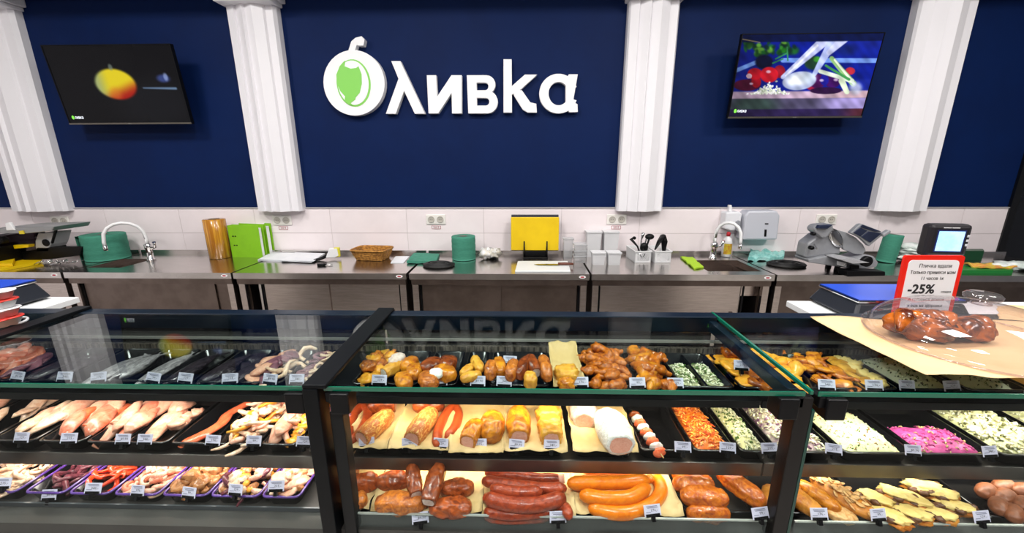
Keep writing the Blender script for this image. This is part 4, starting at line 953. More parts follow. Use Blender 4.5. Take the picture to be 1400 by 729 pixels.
def chunk(label, px, py, z, dims, rz, m, name='smoked_meat', cat='meat', seed=0, rx=0, ry=0, face=None, amp=.16, fr=2.0, power=.72, grp=None, n=(30, 24), facedir=-1):
    """an irregular block of food; dims = half sizes; long axis = local y; face = cut surface at the -y end"""
    c = W(px, py, z); t = None
    mb = MB().ball((0, 0, 0), dims, amp, fr, seed, n[0], n[1], M=None, power=power) if False else MB()
    # build around the y axis so that the ends are the poles
    nu, nv = n; off = Vector((seed*3.7, seed*1.3, 0)); v = []; cut = .80 if face else 2
    for j in range(nv+1):
        s = -math.cos(PI*j/nv)
        rr = math.sin(PI*j/nv)**.62
        if face and s*facedir > cut-.1: rr = max(rr, (1-(cut-.1)**2)**.31*(1 if s*facedir <= cut+.01 else 0))
        if face: s = max(-cut, min(cut, s)) if False else (s if s*facedir < cut else cut*facedir)
        for k in range(nu):
            a = 2*PI*k/nu; cx = math.copysign(abs(math.cos(a))**power, math.cos(a)); cz = math.copysign(abs(math.sin(a))**power, math.sin(a))
            g = 1+amp*noise.noise(Vector((cx*fr, s*fr*1.6, cz*fr))+off)+amp*.4*noise.noise(Vector((cx*fr*3, s*fr*4, cz*fr*3))+off)+amp*.22*abs(noise.noise(Vector((cx*fr*7, s*fr*5, cz*fr*7))+off))
            v.append((cx*rr*dims[0]*g, s*dims[1], cz*rr*dims[2]*g))
    f = [(j*nu+k, (j+1)*nu+k, (j+1)*nu+(k+1) % nu, j*nu+(k+1) % nu) for j in range(nv) for k in range(nu)]
    mb.add(v, f, 0, True)
    if face:
        # move faces lying on the flat end to their own mesh part
        fm = MB(); keep = []; ye = cut*facedir*dims[1]
        for q in mb.f:
            (fm.f if all(abs(mb.v[i][1]-ye) < 1e-6 for i in q) else keep).append(q)
        fm.v = mb.v; fm.m = [0]*len(fm.f); fm.sm = [False]*len(fm.f)
        ring = [p for p in mb.v if abs(p[1]-ye) < 1e-6]
        mx = {}
        for i, p in enumerate(mb.v):
            if abs(p[1]-ye) < 1e-6:
                k = i % nu; mx.setdefault(k, p)
                if p[0]**2+p[2]**2 > mx[k][0]**2+mx[k][2]**2: mx[k] = p
        fm = MB().add([(mx[k][0]*.97, ye+facedir*.0008, mx[k][2]*.97) for k in sorted(mx)], [tuple(range(len(mx)))])
        t = thing(name, label, cat, (c.x, c.y, z), group=grp, rot=(R(rx), R(ry), R(rz)))
        obj('skin', mb, m, t); obj('cut_face', fm, face, t)
        return t
    o = obj(name, mb, m, None, (c.x, c.y, z), (R(rx), R(ry), R(rz))); return tag(o, label, cat, grp)
def paper(label, p0, p1, row, seed, over=.012, hi=.0, fy=0, back=.0):
    y0, d_, z = ROWS[row]; y0 += fy; x0, x1 = Xat(p0, y0, z), Xat(p1, y0, z)
    cx, cy = (x0+x1)/2, y0+d_/2; Wd, D = (x1-x0)/2, d_/2+over
    def hz(x, y):
        u, v = x/Wd, y/D
        ed = max(abs(u), abs(v))**6
        zz = .004+.006*noise.noise(Vector((x*26, y*26, seed)))+.003*noise.noise(Vector((x*70, y*70, seed)))+ed*.012
        zz += max(0, v-.5)*(.03+back)+.004*math.sin(u*5+seed)*max(0, v)
        if v < -.86: zz -= (-.86-v)*.09
        return (x+.005*noise.noise(Vector((y*30, seed, 0))), y+.005*noise.noise(Vector((x*40, seed, 1))), zz)
    mb = MB().sheet(-Wd, Wd, -D, D, 22, 26, hz, thick=.0007)
    return tag(obj('baking_paper', mb, PAPM, None, (cx, cy, z)), label, 'paper')
PAPM = mat('baking_paper', 'c9ad7c', .65, col2='bd9f6a', scale=12, bump=.25, bscale=50)

# small food pieces (shared meshes)
def piece_mesh(kind, seed):
    r_ = random.Random(seed); mb = MB()
    if kind == 'fillet':
        pts = [(0, y*.05, .006*math.sin(y*2+seed)) for y in (-1, -.7, -.3, .1, .5, .8, 1)]
        mb.tube(pts, [.006, .013, .018, .019, .016, .010, .003], 12, flat=.42, round_end=False)
        mb.v = [(x+.007*noise.noise(Vector((y*30, seed, 0))), y, z+.005*noise.noise(Vector((x*60, y*40, seed)))) for x, y, z in mb.v]
    elif kind == 'strip':
        a = [( .018*math.sin(k*.7+seed), (k/8-.5)*.085, .006*math.sin(k*1.1+seed*2)) for k in range(9)]
        mb.tube(a, [.003, .006, .007, .006, .007, .006, .006, .005, .003], 8, flat=.75)
    elif kind == 'shrimp':
        a = [(.013*math.cos(R(30+k*30)), .013*math.sin(R(30+k*30)), .002*math.sin(k)) for k in range(9)]
        mb.tube(a, [.0025, .005, .0062, .0066, .006, .0055, .0045, .003, .004], 8)
    elif kind == 'curl':
        a = [((.006+.0016*k)*math.cos(R(k*42)), (.006+.0016*k)*math.sin(R(k*42)), .0015*k) for k in range(10)]
        mb.tube(a, [.002, .0035, .004, .004, .0045, .004, .004, .003, .003, .002], 6)
    elif kind == 'bean':
        mb.ball((0, 0, 0), (.013, .0075, .007), .35, 1.7, seed, 10, 7)
    elif kind == 'lump':
        mb.ball((0, 0, 0), (.017, .015, .012), .7, 1.9, seed, 14, 9)
    elif kind == 'wing':
        pts = smooth_path([(-.03, .01, 0), (-.012, -.008, .004), (.008, -.004, .004), (.022, .012, .002), (.034, .008, 0)], 3)
        rr = [.007+.008*abs(math.sin(k*.5+.4)) for k in range(len(pts))]; mb.tube(pts, rr, 10, flat=.8, round_end=True)
        mb.v = [tuple(Vector(p)+Vector((1, 1, 1))*.004*noise.noise(Vector(p)*90+Vector((seed, 0, 0)))) for p in mb.v]
    elif kind == 'ring':
        mb.tube([(.014*math.cos(a*PI/8), .012*math.sin(a*PI/8), 0) for a in range(17)], .0042, 6, cap=False)
    elif kind == 'flake':
        mb.ball((0, 0, 0), (.012, .007, .0012), .4, 1.5, seed, 9, 4)
    elif kind == 'slab':
        mb.ball((0, 0, 0), (.016, .024, .0055), .25, 1.6, seed, 16, 8, power=.75)
    return mb
PM = {}
def pm(kind, m, seed):
    k = (kind, m, seed)
    if k not in PM: PM[k] = piece_mesh(kind, seed).mesh(kind, [F[m] if isinstance(m, str) else m])
    return PM[k]
SP = dict(strip='squid_strip', fillet='fish_fillet', shrimp='shrimp', curl='seafood_curl', bean='mussel', lump='meat_piece', wing='chicken_wing', ring='squid_ring', flake='almond_flake', slab='meat_slice')
SHP = dict(strip='strip-shaped', fillet='long', shrimp='curled', curl='curled', bean='oval', lump='lumpy', wing='bent', ring='ring-shaped', flake='flaky', slab='flat')
def pile(T, kinds, n, label, cat, grp, name=None, h=.02, v0=0., v1=1., u0=0., u1=1., sc=1., align=None, z0=None, seed=0):
    r_ = random.Random(seed*31+n)
    gx = max(1, int(math.sqrt(n*T['W']*(u1-u0)/(T['D']*(v1-v0))))); gy = math.ceil(n/gx)
    if kinds[0][0] == 'fillet' and sc >= 1 and v0 == 0: v0, v1 = .24, .78
    for k in range(n):
        kd, m = kinds[k % len(kinds)]; i, j = k % gx, (k//gx) % gy
        u = u0+(u1-u0)*((i+.5+r_.uniform(-.32, .32))/gx); v = v0+(v1-v0)*((j+.5+r_.uniform(-.32, .32))/gy)
        x = T['x0']+.012+(T['W']-.024)*u; y = T['y0']+.012+(T['D']-.024)*v
        dome = (1-(2*u-1)**4)*(1-(2*v-1)**4)
        z = (T['z']-.012 if z0 is None else z0)+h*dome*r_.uniform(.55, 1.)
        rz = (align+r_.uniform(-25, 25)) if align is not None else r_.uniform(0, 360)
        o = link(name or SP[kd], pm(kd, m, r_.randrange(3)), None, (x, y, z), (R(r_.uniform(-18, 18)), R(r_.uniform(-18, 18)), R(rz)), scale=[sc*r_.uniform(.85, 1.15)]*3)
        zone = ('front', 'middle', 'back')[min(2, int((v-v0)/(v1-v0)*3))]+' '+('left', 'centre', 'right')[min(2, int((u-u0)/(u1-u0)*3))]
        shp = SHP[kd]+', ' if len(set(q[0] for q in kinds)) > 1 else ''
        tag(o, ('%s, %s%s' % (label, shp, zone)) if len((label+shp+zone).split()) < 16 else '%s, %s' % (label, zone), cat, grp)
def salad(label, T, base, shreds, h=.02, v0=0, v1=1, n=260, L=.010, th=.0016, fill=-.016, cat='salad', seed=0, rag=.4, u0=0, u1=1):
    r_ = random.Random(seed); x0 = T['x0']+.012+(T['W']-.024)*u0; x1 = T['x0']+.012+(T['W']-.024)*u1; y0 = T['y0']+.011+(T['D']-.022)*v0; y1 = T['y0']+.011+(T['D']-.022)*v1
    cx, cy = (x0+x1)/2, (y0+y1)/2; a, b = (x1-x0)/2, (y1-y0)/2
    def hh(x, y):
        u, v = x/a, y/b; e = max(0, (1-abs(u)**3))*max(0, (1-abs(v)**3))
        return fill+h*e**.6+rag*h*noise.noise(Vector((x*45, y*45, seed)))*e+.003*noise.noise(Vector((x*160, y*160, seed)))
    mb = MB().sheet(-a, a, -b, b, 26, 34, lambda x, y: hh(x, y))
    for k in range(n):
        x, y = r_.uniform(-a*.95, a*.95), r_.uniform(-b*.95, b*.95); an = r_.uniform(0, PI); l = L*r_.uniform(.4, 1); z = hh(x, y)+th*.6
        dx, dy = math.cos(an)*l/2, math.sin(an)*l/2; mb.tube([(x-dx, y-dy, z-.0012), (x+r_.uniform(-.001, .001), y, z+.0016+r_.uniform(0, .002)), (x+dx, y+dy, z-.001)], th*r_.uniform(.6, 1.2), 5, 1+k % len(shreds), flat=.6)
    o = obj('salad', mb, [base]+shreds, None, (cx, cy, T['z'])); return tag(o, label, cat, kind='stuff')
# ------------------------------------------------------------------ LEFT CASE: fish and seafood
B = 'B'
def LB(p0, p1, what): return tray('black tray of %s in the left case, middle row' % what, p0, p1, 'B')
L = [(-120, -48, 'pale fish steaks'), (-46, 22, 'pale hake fillets'), (24, 86, 'long cream fillets'), (88, 152, 'coral pink fillets'), (154, 208, 'rosy salmon bellies'), (210, 268, 'soft pink fillets'), (270, 328, 'one orange salmon strip'), (330, 392, 'mixed white seafood'), (394, 446, 'pink slices and orange roe')]
TB = {}
for p0, p1, wt in L: TB[wt] = LB(p0-62, p1-62, wt) if False else LB(p0-40, p1-40, wt)
pile(TB['pale fish steaks'], [('fillet', 'fillet')], 5, 'pale raw fish steak in the leftmost middle-row tray', 'fish', 'pale fish steaks', align=20, h=.014, seed=1)
pile(TB['pale hake fillets'], [('fillet', 'squid')], 4, 'pale hake fillet in the middle-row tray cut by the left edge', 'fish', 'hake fillets', align=10, h=.016, seed=2, v0=.3)
pile(TB['long cream fillets'], [('fillet', 'squid'), ('fillet', 'fillet')], 7, 'long cream fillet in the second full middle-row tray', 'fish', 'cream fillets', align=10, h=.018, sc=1.15, seed=3)
pile(TB['coral pink fillets'], [('fillet', 'fillet2'), ('fillet', 'fillet'), ('fillet', 'salmon')], 10, 'coral pink fillet heaped in the left case middle row', 'fish', 'coral fillets', align=10, h=.026, sc=1.25, seed=4)
pile(TB['rosy salmon bellies'], [('fillet', 'fillet'), ('fillet', 'fillet2'), ('fillet', 'fillet')], 10, 'rosy salmon belly right of the coral pink fillets', 'fish', 'salmon bellies', align=10, h=.026, sc=1.25, seed=5)
pile(TB['soft pink fillets'], [('fillet', 'fillet'), ('lump', 'fillet')], 9, 'soft pink fillet piece beside the orange salmon strip', 'fish', 'soft pink fillets', align=10, h=.02, sc=1.1, seed=6)
T = TB['one orange salmon strip']
mb = MB().tube(smooth_path([(-.03, -.085, 0), (-.005, -.055, .004), (.008, -.01, .004), (.0, .03, .006), (.02, .075, .008)], 5), [.018]*6+[.016]*9+[.014]*6, 12, flat=.4, round_end=True)
tag(obj('salmon_strip', mb, F['salmon'], None, (T['cx'], T['cy'], T['z']-.016)), 'single long orange salmon strip lying along its tray', 'fish')
pile(TB['mixed white seafood'], [('strip', 'squid'), ('shrimp', 'shrimp'), ('strip', 'squid'), ('lump', 'squid'), ('strip', 'orange')], 34, 'white squid or shrimp piece in the heaped mixed seafood tray', 'seafood', 'mixed white seafood', h=.034, sc=1.05, seed=7)
T = TB['pink slices and orange roe']
pile(T, [('fillet', 'fillet'), ('strip', 'fillet')], 14, 'pale pink fish slice next to the orange roe', 'fish', 'pale pink fish slices', h=.03, u1=.7, align=10, sc=1.1, seed=8)
pile(T, [('lump', 'orange')], 8, 'orange roe lump beside pale pink slices', 'roe', 'orange roe lumps', h=.02, u0=.62, seed=9)
T9 = tray('black tray of mauve fish pieces beside the wide black post', 408, 452, 'B'); pile(T9, [('lump', 'mauve'), ('strip', 'mauve')], 14, 'mauve fish piece beside the black post, middle row', 'fish', 'mauve fish pieces', h=.02, seed=10)
for px, s in ((28, 'long cream fillets'), (93, 'coral pink fillets'), (167, 'rosy salmon bellies'), (197, 'soft pink fillets'), (290, 'mixed white seafood'), (346, 'pink slices and orange roe'), (415, 'mauve fish pieces')):
    price('white price tag before the %s' % s, px, 'B')
# bottom row, purple-rimmed trays
C = []
for p0, p1, wt in ((-135, -62, 'pale cut squid'), (-58, 22, 'white squid strips'), (82, 98, ''), (62, 118, 'purple octopus'), (122, 180, 'red roe strips'), (184, 246, 'pink shrimp and rings'), (250, 314, 'brown mussels'), (316, 384, 'mixed octopus and shrimp'), (386, 440, 'tan shellfish pieces')):
    if wt: C.append((wt, tray('purple-rimmed tray of %s in the bottom row' % wt, p0-30 if p0 > 0 else p0, p1-30 if p0 > 0 else p1, 'CL', rim=PURP)))
C = dict(C)
pile(C['pale cut squid'], [('strip', 'squid')], 16, 'pale cut squid piece in the leftmost purple-rimmed tray', 'squid', 'pale cut squid', h=.02, seed=11)
pile(C['white squid strips'], [('strip', 'squid'), ('ring', 'squid')], 40, 'white squid strip in the brimming tray at lower left', 'squid', 'white squid strips', h=.03, align=20, seed=12)
pile(C['purple octopus'], [('strip', 'octo')], 14, 'purple octopus tentacle in its low-filled tray', 'octopus', 'octopus tentacles', h=.008, v0=.2, seed=13)
pile(C['red roe strips'], [('strip', 'red')], 14, 'bright red strip between octopus and shrimp trays', 'seafood', 'bright red strips', h=.016, v0=.3, v1=.9, seed=14)
pile(C['pink shrimp and rings'], [('shrimp', 'shrimp'), ('ring', 'squid'), ('shrimp', 'fillet2')], 44, 'pink shrimp or ring in the tray right of the red strips', 'seafood', 'pink shrimp and rings', h=.032, sc=1.1, seed=15)
pile(C['brown mussels'], [('bean', 'mussel'), ('bean', 'mussel'), ('lump', 'mussel')], 46, 'brown shelled mussel in the heaped mussel tray', 'mussel', 'brown mussels', h=.034, sc=1.1, seed=16)
pile(C['mixed octopus and shrimp'], [('bean', 'mussel'), ('shrimp', 'shrimp'), ('strip', 'octo'), ('lump', 'squid'), ('bean', 'orange')], 46, 'piece of mixed seafood cocktail right of the mussels', 'seafood', 'seafood cocktail', h=.034, sc=1.1, seed=17)
pile(C['tan shellfish pieces'], [('bean', 'squid'), ('bean', 'mussel'), ('slab', 'fillet')], 36, 'tan shellfish piece in the purple-rimmed tray by the post', 'shellfish', 'tan shellfish', h=.034, sc=1.05, seed=18)
for px, py, s in ((2, 668, 'white squid strips'), (66, 684, 'purple octopus'), (126, 675, 'red roe strips'), (187, 678, 'pink shrimp and rings'), (257, 681, 'brown mussels'), (321, 677, 'seafood cocktail'), (377, 672, 'tan shellfish')):
    price('white price tag at the front of the %s' % s, px, 'CL', py)
# top row: dark trays of fish
def fish(label, px, py, L_, m, rz, name='whole_fish', sc=1):
    c = W(px, py, 1.03); pts = [(0, y*L_/2, .003*math.sin(y*3)) for y in (-1, -.85, -.6, -.2, .2, .6, .85)]
    t = thing(name, label, 'fish', c, R(rz)); rr = [q*sc for q in (.007, .016, .023, .026, .022, .012, .006)]
    obj('fish_body', MB().tube(pts, rr, 12, flat=.5, round_end=True), m, t)
    obj('tail', MB().prism([(-.005, L_*.42), (-.022, L_*.53), (0, L_*.49), (.022, L_*.53), (.005, L_*.42)], -.001, .002, 'z'), m, t)
    obj('fin', MB().prism([(0, -L_*.1), (.03*sc, 0), (.02*sc, L_*.1)], .004, .006, 'z'), m, t)
    return t
At = [(-95, -30, 'pink trimmings'), (-28, 40, 'orange-pink trimmings'), (42, 104, 'dark mackerel'), (106, 168, 'two silver fish'), (170, 228, 'grey fish'), (230, 288, 'black eel'), (290, 346, 'dark flat fish'), (348, 412, 'pale squid bodies')]
TA = {}
for p0, p1, wt in At: TA[wt] = tray('black tray of %s under the left glass top' % wt, p0-25, p1-25, 'A')
pile(TA['pink trimmings'], [('slab', 'mauve'), ('fillet', 'fillet2')], 12, 'pink fish trimming in the top tray cut by the left edge', 'fish', 'pink fish trimmings', h=.02, seed=20)
pile(TA['orange-pink trimmings'], [('fillet', 'fillet2'), ('fillet', 'mauve')], 8, 'orange-pink fish piece in the top row far left', 'fish', 'orange-pink fish pieces', h=.014, align=20, seed=21)
fish('dark mackerel lying under the white glass reflection', 78, 503, .15, F['darkfish'], -8)
fish('dark mackerel to the left of the silver fish', 112, 500, .15, F['darkfish'], -4)
fish('silver fish with pink head in the top row', 162, 505, .17, F['silver'], -6, sc=1.1)
fish('slim silver fish right of the pink-headed one', 190, 500, .15, F['silver'], -4)
fish('grey fish in the middle of the left top row', 232, 502, .17, F['silver'], -6)
fish('dark scaly fish right of the grey fish', 268, 502, .17, F['darkfish'], -8)
fish('black glossy fish left of the squid tray', 310, 503, .16, F['darkfish'], -12)
fish('dark mauve fish beside the squid tray', 348, 503, .16, F['darkfish'], -12)
pile(TA['dark flat fish'], [('slab', 'darkfish')], 5, 'dark fish slice in the tray left of the squid', 'fish', 'dark fish slices', h=.01, seed=22)
pile(TA['pale squid bodies'], [('slab', 'fillet'), ('slab', 'mauve'), ('strip', 'squid')], 16, 'pale squid piece beside the black divider bar', 'squid', 'pale squid pieces', h=.03, sc=1.15, seed=23)
Tq = tray('black tray of mauve squid rings under the divider bar', 392, 430, 'A'); pile(Tq, [('ring', 'mauve'), ('ring', 'squid')], 14, 'mauve squid ring under the black divider bar', 'squid', 'mauve squid rings', h=.03, seed=24)
for px, s in ((22, 'orange-pink trimmings'), (87, 'dark mackerel'), (134, 'silver fish'), (208, 'grey fish'), (252, 'dark scaly fish'), (314, 'black glossy fish'), (368, 'dark flat fish'), (405, 'pale squid')):
    price('white price tag under the left glass before the %s' % s, px, 'A')

# ------------------------------------------------------------------ MIDDLE CASE, middle row
ZB = ROWS['B'][2]
t1 = tray('black tray under the ring sausage next to the wide post', 474, 532, 'B'); paper('baking paper under the ring sausage and netted ham', 470, 532, 'B', 1)
t2 = tray('black tray under the netted ham and U-shaped sausage', 534, 614, 'B'); paper('baking paper under the netted ham and U-shaped sausage', 532, 614, 'B', 2)
t3 = tray('black tray under two golden smoked fillets', 618, 688, 'B'); paper('baking paper under two golden smoked fillets', 614, 688, 'B', 3, over=.02)
t4 = tray('black tray under the tied ham and cheese braid', 689, 776, 'B'); paper('baking paper under the tied ham and cheese braid', 688, 775, 'B', 4)
t5 = tray('black tray under the boiled pork and white-crusted roll', 782, 872, 'B'); paper('baking paper under the boiled pork and white-crusted roll', 783, 872, 'B', 5)
sausage('U-shaped ring sausage nearest the wide black post', [(476, 603), (478, 585), (486, 566), (494, 557), (501, 560), (502, 572), (493, 590), (481, 604)], ZB+.008, .0125, F['sausage'], 'ring_sausage')
chunk('netted ham roll with pink cut face beside the ring sausage', 513, 583, ZB+.02, (.026, .065, .026), -20, F['netham'], 'ham_roll', seed=1, face=F['pink'], amp=.1, power=.95)
chunk('short netted ham lying crosswise behind the first ham roll', 524, 555, ZB+.018, (.024, .042, .024), -82, F['smoke'], 'ham_roll', seed=2, face=F['pink'], amp=.1, power=.95, facedir=1)
chunk('netted ham roll with pink cut face left of the U-shaped sausage', 577, 582, ZB+.02, (.028, .07, .028), -12, F['netham'], 'ham_roll', seed=3, face=F['pink'], amp=.08, power=.95)
chunk('short netted ham lying crosswise behind the second ham roll', 586, 554, ZB+.018, (.024, .045, .024), -85, F['smoke'], 'ham_roll', seed=4, amp=.1, power=.95)
sausage('U-shaped smooth sausage right of the second ham roll', [(597, 606), (599, 590), (606, 572), (615, 560), (623, 558), (627, 566), (623, 582), (613, 596)], ZB+.008, .0125, F['sausage'], 'ring_sausage')
chunk('smaller golden smoked fillet with pale cut end', 646, 592, ZB+.02, (.024, .045, .024), -14, F['golden'], 'smoked_fillet', seed=5, face=F['pink'], amp=.2)
chunk('rounder golden smoked fillet right of the smaller one', 673, 583, ZB+.022, (.031, .05, .03), 4, F['golden'], 'smoked_fillet', seed=6, amp=.2, power=.85)
chunk('tied smoked ham standing lengthwise with pink cut end', 709, 580, ZB+.022, (.031, .068, .031), 2, F['golden'], 'tied_ham', seed=7, face=F['pink'], amp=.12, power=.92)
for k, (py, r_) in enumerate(((566, .034), (580, .030), (592, .028))):
    chunk(('back', 'middle', 'front')[k]+' knot of the golden smoked cheese braid', 750+k*1.5, py+2, ZB+.02, (r_, .026, .026), 0, F['cheese'], 'cheese_knot', 'cheese', seed=8+k, amp=.22, face=F['pink'] if k == 2 else None)
chunk('grey-white boiled pork with pink cut face at the back', 798, 565, ZB+.022, (.036, .045, .03), -5, F['pale'], 'boiled_pork', seed=11, face=F['pink'], amp=.15, power=.9)
chunk('white-crusted pork roll with wide pink cut face', 838, 588, ZB+.026, (.042, .072, .034), 6, F['crust'], 'crusted_pork_roll', seed=12, face=F['pink'], amp=.08, power=.85)
t6 = tray('black tray with one fish skewer at its left side', 874, 946, 'B')
sk = W(884, 588, ZB); t = thing('fish_skewer', 'skewer of orange and white slices leaning in the emptier black tray', 'skewer', (sk.x, sk.y, ZB-.008), R(8))
obj('stick', MB().tube([(0, -.095, 0), (0, .095, .004)], .0016, 6), mat('skewer_wood', 'b8935a', .7, bump=.1), t)
for k in range(9):
    o = obj('slice', MB().ball((0, -.075+k*.019, .0), (.017, .0075, .014), .2, 2, k, 14, 8), (F['salmon'], F['crust'])[k % 2] if k < 8 else F['dark'], t)
t7 = tray('black tray of orange carrot salad', 948, 1010, 'B')
OR = mat('carrot_shred', 'dd7416', .4, col2='cc5a10', scale=40, bump=.2, coat=.3); OR2 = mat('carrot_light', 'e8a04a', .4, bump=.1)
salad('orange shredded carrot salad filling its black tray', t7, OR, [OR, OR2, mat('carrot_dark', 'b5420c', .4, bump=.1)], h=.022, n=330, L=.024, seed=1)
t8 = tray('black tray of white salad with green flecks', 1012, 1060, 'B')
CRM = mat('cream_salad', 'd9d7a8', .5, col2='c9c88e', scale=60, bump=.3, coat=.2); GRN = mat('herb_green', '52702c', .6, bump=.1); WHT = mat('salad_white', 'dcdabc', .5, bump=.2)
salad('white diced salad with green flecks in its black tray', t8, CRM, [WHT, WHT, GRN], h=.024, n=330, L=.009, th=.0024, seed=2, rag=.6)
t9 = tray('black tray of purple cabbage salad behind the right post', 1063, 1150, 'B')
PURC = mat('red_cabbage', '8a5a78', .5, col2='5c3454', scale=60, bump=.2); TANC = mat('salad_tan', 'cbbf9a', .5, bump=.2)
salad('white and purple cabbage salad behind the right post', t9, mat('cabbage_base', 'cfc0b4', .5, col2='a68a94', scale=60, bump=.3), [WHT, PURC, TANC, WHT], h=.026, n=520, L=.018, th=.0026, seed=3, rag=.6)
for px, s in ((501, 'netted ham beside the wide post'), (560, 'second netted ham roll'), (602, 'U-shaped smooth sausage'), (655, 'two golden fillets'), (706, 'tied smoked ham'), (754, 'cheese braid'), (849, 'white-crusted pork roll'), (934, 'tray with the skewer'), (995, 'orange carrot salad'), (1053, 'white green-flecked salad')):
    price('white price tag at the front of the %s' % s, px, 'B')
# bottom row
ZC = ROWS['C'][2]
paper('baking paper under the meat pieces cut by the wide post', 455, 508, 'C', 6)
tray('black tray partly hidden by the wide post, bottom row', 455, 508, 'C')
chunk('smoked meat knob standing beside the wide post', 480, 648, ZC+.02, (.018, .03, .018), 5, F['dark'], seed=20)
chunk('smoked meat block lying right of the wide post', 494, 662, ZC+.018, (.024, .042, .022), -75, F['smoke'], seed=21, amp=.25)
chunk('pale-ended smoked piece at the front by the wide post', 487, 686, ZC+.016, (.018, .026, .018), -60, F['smoke2'], seed=22, amp=.25)
tray('black tray of six smoked pork pieces', 512, 656, 'C'); paper('baking paper under the six smoked pork pieces', 510, 660, 'C', 7, over=.018, back=.03)
SPZ = ZC+.018
chunk('smoked pork piece lying at the back left of the pork tray', 537, 658, SPZ, (.022, .043, .020), -80, F['smoke'], seed=23, amp=.28)
chunk('large light brown pork piece lying at the front left', 549, 687, SPZ-.002, (.026, .062, .022), -86, F['smoke2'], seed=24, amp=.25)
chunk('smoked pork piece lying at the back right of the pork tray', 625, 668, SPZ, (.021, .042, .020), -84, F['smoke'], seed=25, amp=.28)
chunk('smoked pork piece lying at the front right of the pork tray', 616, 694, SPZ-.004, (.021, .050, .019), -88, F['smoke'], seed=26, amp=.28)
chunk('upright smoked pork strip with white cut end, left of the pair', 566, 657, ZC+.05, (.018, .046, .015), 22, F['dark'], seed=27, face=F['pale'], rx=14, amp=.2)
chunk('upright smoked pork strip with pale lower end, right of the pair', 593, 662, ZC+.052, (.021, .056, .017), -6, F['dark'], seed=28, face=F['pale'], rx=14, amp=.2)
tray('black tray of stacked dark red sausages', 660, 782, 'C'); paper('baking paper under the dark red sausages', 660, 786, 'C', 8, over=.02, back=.03)
sausage('back dark sausage with white tied end', [(668, 646), (700, 650), (735, 654), (764, 655)], ZC+.03, .0125, F['darks'], ends=True)
sausage('second dark sausage from the back of the stack', [(665, 658), (700, 664), (740, 668), (768, 668)], ZC+.032, .0145, F['darks'])
sausage('third dark sausage lying across the stack, with a white cut line', [(676, 668), (705, 673), (735, 672)], ZC+.042, .0135, F['darks'])
sausage('thickest dark sausage in the middle of the stack', [(668, 682), (700, 690), (735, 690), (766, 682)], ZC+.028, .0175, F['darks'])
sausage('short dark sausage bending at the right end of stack', [(758, 690), (772, 694), (777, 704)], ZC+.014, .013, F['darks'])
sausage('lower dark sausage lying under the thickest one', [(668, 700), (700, 704), (750, 700)], ZC+.006, .013, F['darks'])
sausage('lowest dark sausage at the front of the stack', [(668, 707), (700, 709), (745, 707)], ZC-.010, .013, F['darks'])
tray('black tray of coiled orange sausages', 788, 926, 'C'); paper('baking paper under the coiled orange sausages', 786, 932, 'C', 9, over=.016)
sausage('back orange sausage reaching furthest behind', [(803, 643), (840, 642), (875, 647), (888, 655)], ZC+.024, .0125, F['kielb'])
sausage('orange sausage with blunt left end lying in the middle', [(783, 661), (815, 660), (850, 660), (880, 657)], ZC+.034, .0165, F['kielb'])
sausage('third orange sausage curving up towards the right', [(800, 678), (830, 682), (862, 680), (882, 668)], ZC+.028, .0165, F['kielb'])
sausage('outer orange ring sausage wrapping the front and right side', [(812, 696), (850, 702), (885, 693), (903, 674), (898, 655), (880, 646)], ZC+.010, .016, F['kielb'])
t = tray('black tray of glazed chicken rolls', 932, 1046, 'C', h=.035)
for k, (px, py, a, b, rz, dz, lb) in enumerate(((943, 648, .024, .046, -84, .018, 'back left'), (948, 662, .025, .05, -86, .022, 'second from the back'), (963, 680, .026, .055, -92, .022, 'front left'), (968, 702, .018, .05, -90, .0, 'lowest'), (1012, 666, .025, .062, 28, .022, 'slanting right-hand'))):
    chunk('%s glazed roast chicken roll in its black tray' % lb, px, py, ZC+dz, (a, b, .022), rz, F['roast'], 'chicken_roll', 'chicken', seed=30+k, amp=.22, power=.85)
for px, py, s in ((575, 714, 'six smoked pork pieces'), (763, 713, 'dark red sausages'), (893, 704, 'coiled orange sausages'), (1041, 708, 'glazed chicken rolls')):
    price('white price tag standing before the %s' % s, px, 'C', py+2, fy=-.028)
# top row
ZA = ROWS['A'][2]
def TAt(p0, p1, what): return tray('black tray of %s under the middle glass top' % what, p0, p1, 'A')
T = TAt(478, 522, 'smoked yellow fish'); pile(T, [('lump', 'orange'), ('slab', 'cheese'), ('lump', 'smoke2')], 12, 'yellow and orange smoked fish piece beside the divider bar', 'fish', 'yellow smoked fish', h=.03, sc=1.15, seed=30)
T = TAt(522, 572, 'white-sliced smoked sausage')
chunk('white-edged pale smoked piece at the front of its tray', 538, 503, ZA+.016, (.016, .042, .016), -28, F['cheese'], 'smoked_piece', seed=40, face=F['crust'])
chunk('pale smoked bun-like piece behind the white-edged one', 543, 492, ZA+.026, (.018, .026, .014), -20, F['pale'], 'smoked_piece', seed=41)
for k, (px, py, lb) in enumerate(((560, 498, 'back'), (566, 508, 'middle'), (552, 520, 'front'))): chunk('%s brown smoked piece right of the white-edged one' % lb, px, py, ZA+.016, (.02, .032, .016), -10+k*20, F['golden'], 'smoked_piece', seed=42+k)
T = TAt(574, 626, 'bagged smoked pieces')
for k, (px, py, m, lb) in enumerate(((590, 500, 'dark', 'back left'), (612, 498, 'dark', 'back right'), (586, 520, 'smoke2', 'front left'), (608, 510, 'golden', 'right'))): chunk('%s smoked piece in the wrapped tray' % lb, px, py, ZA+.018, (.024, .034, .018), k*25-30, F[m], 'smoked_piece', seed=46+k)
chunk('bright white wrapped piece in the middle of its tray', 596, 511, ZA+.03, (.016, .02, .01), 10, F['crust'], 'wrapped_piece', seed=50)
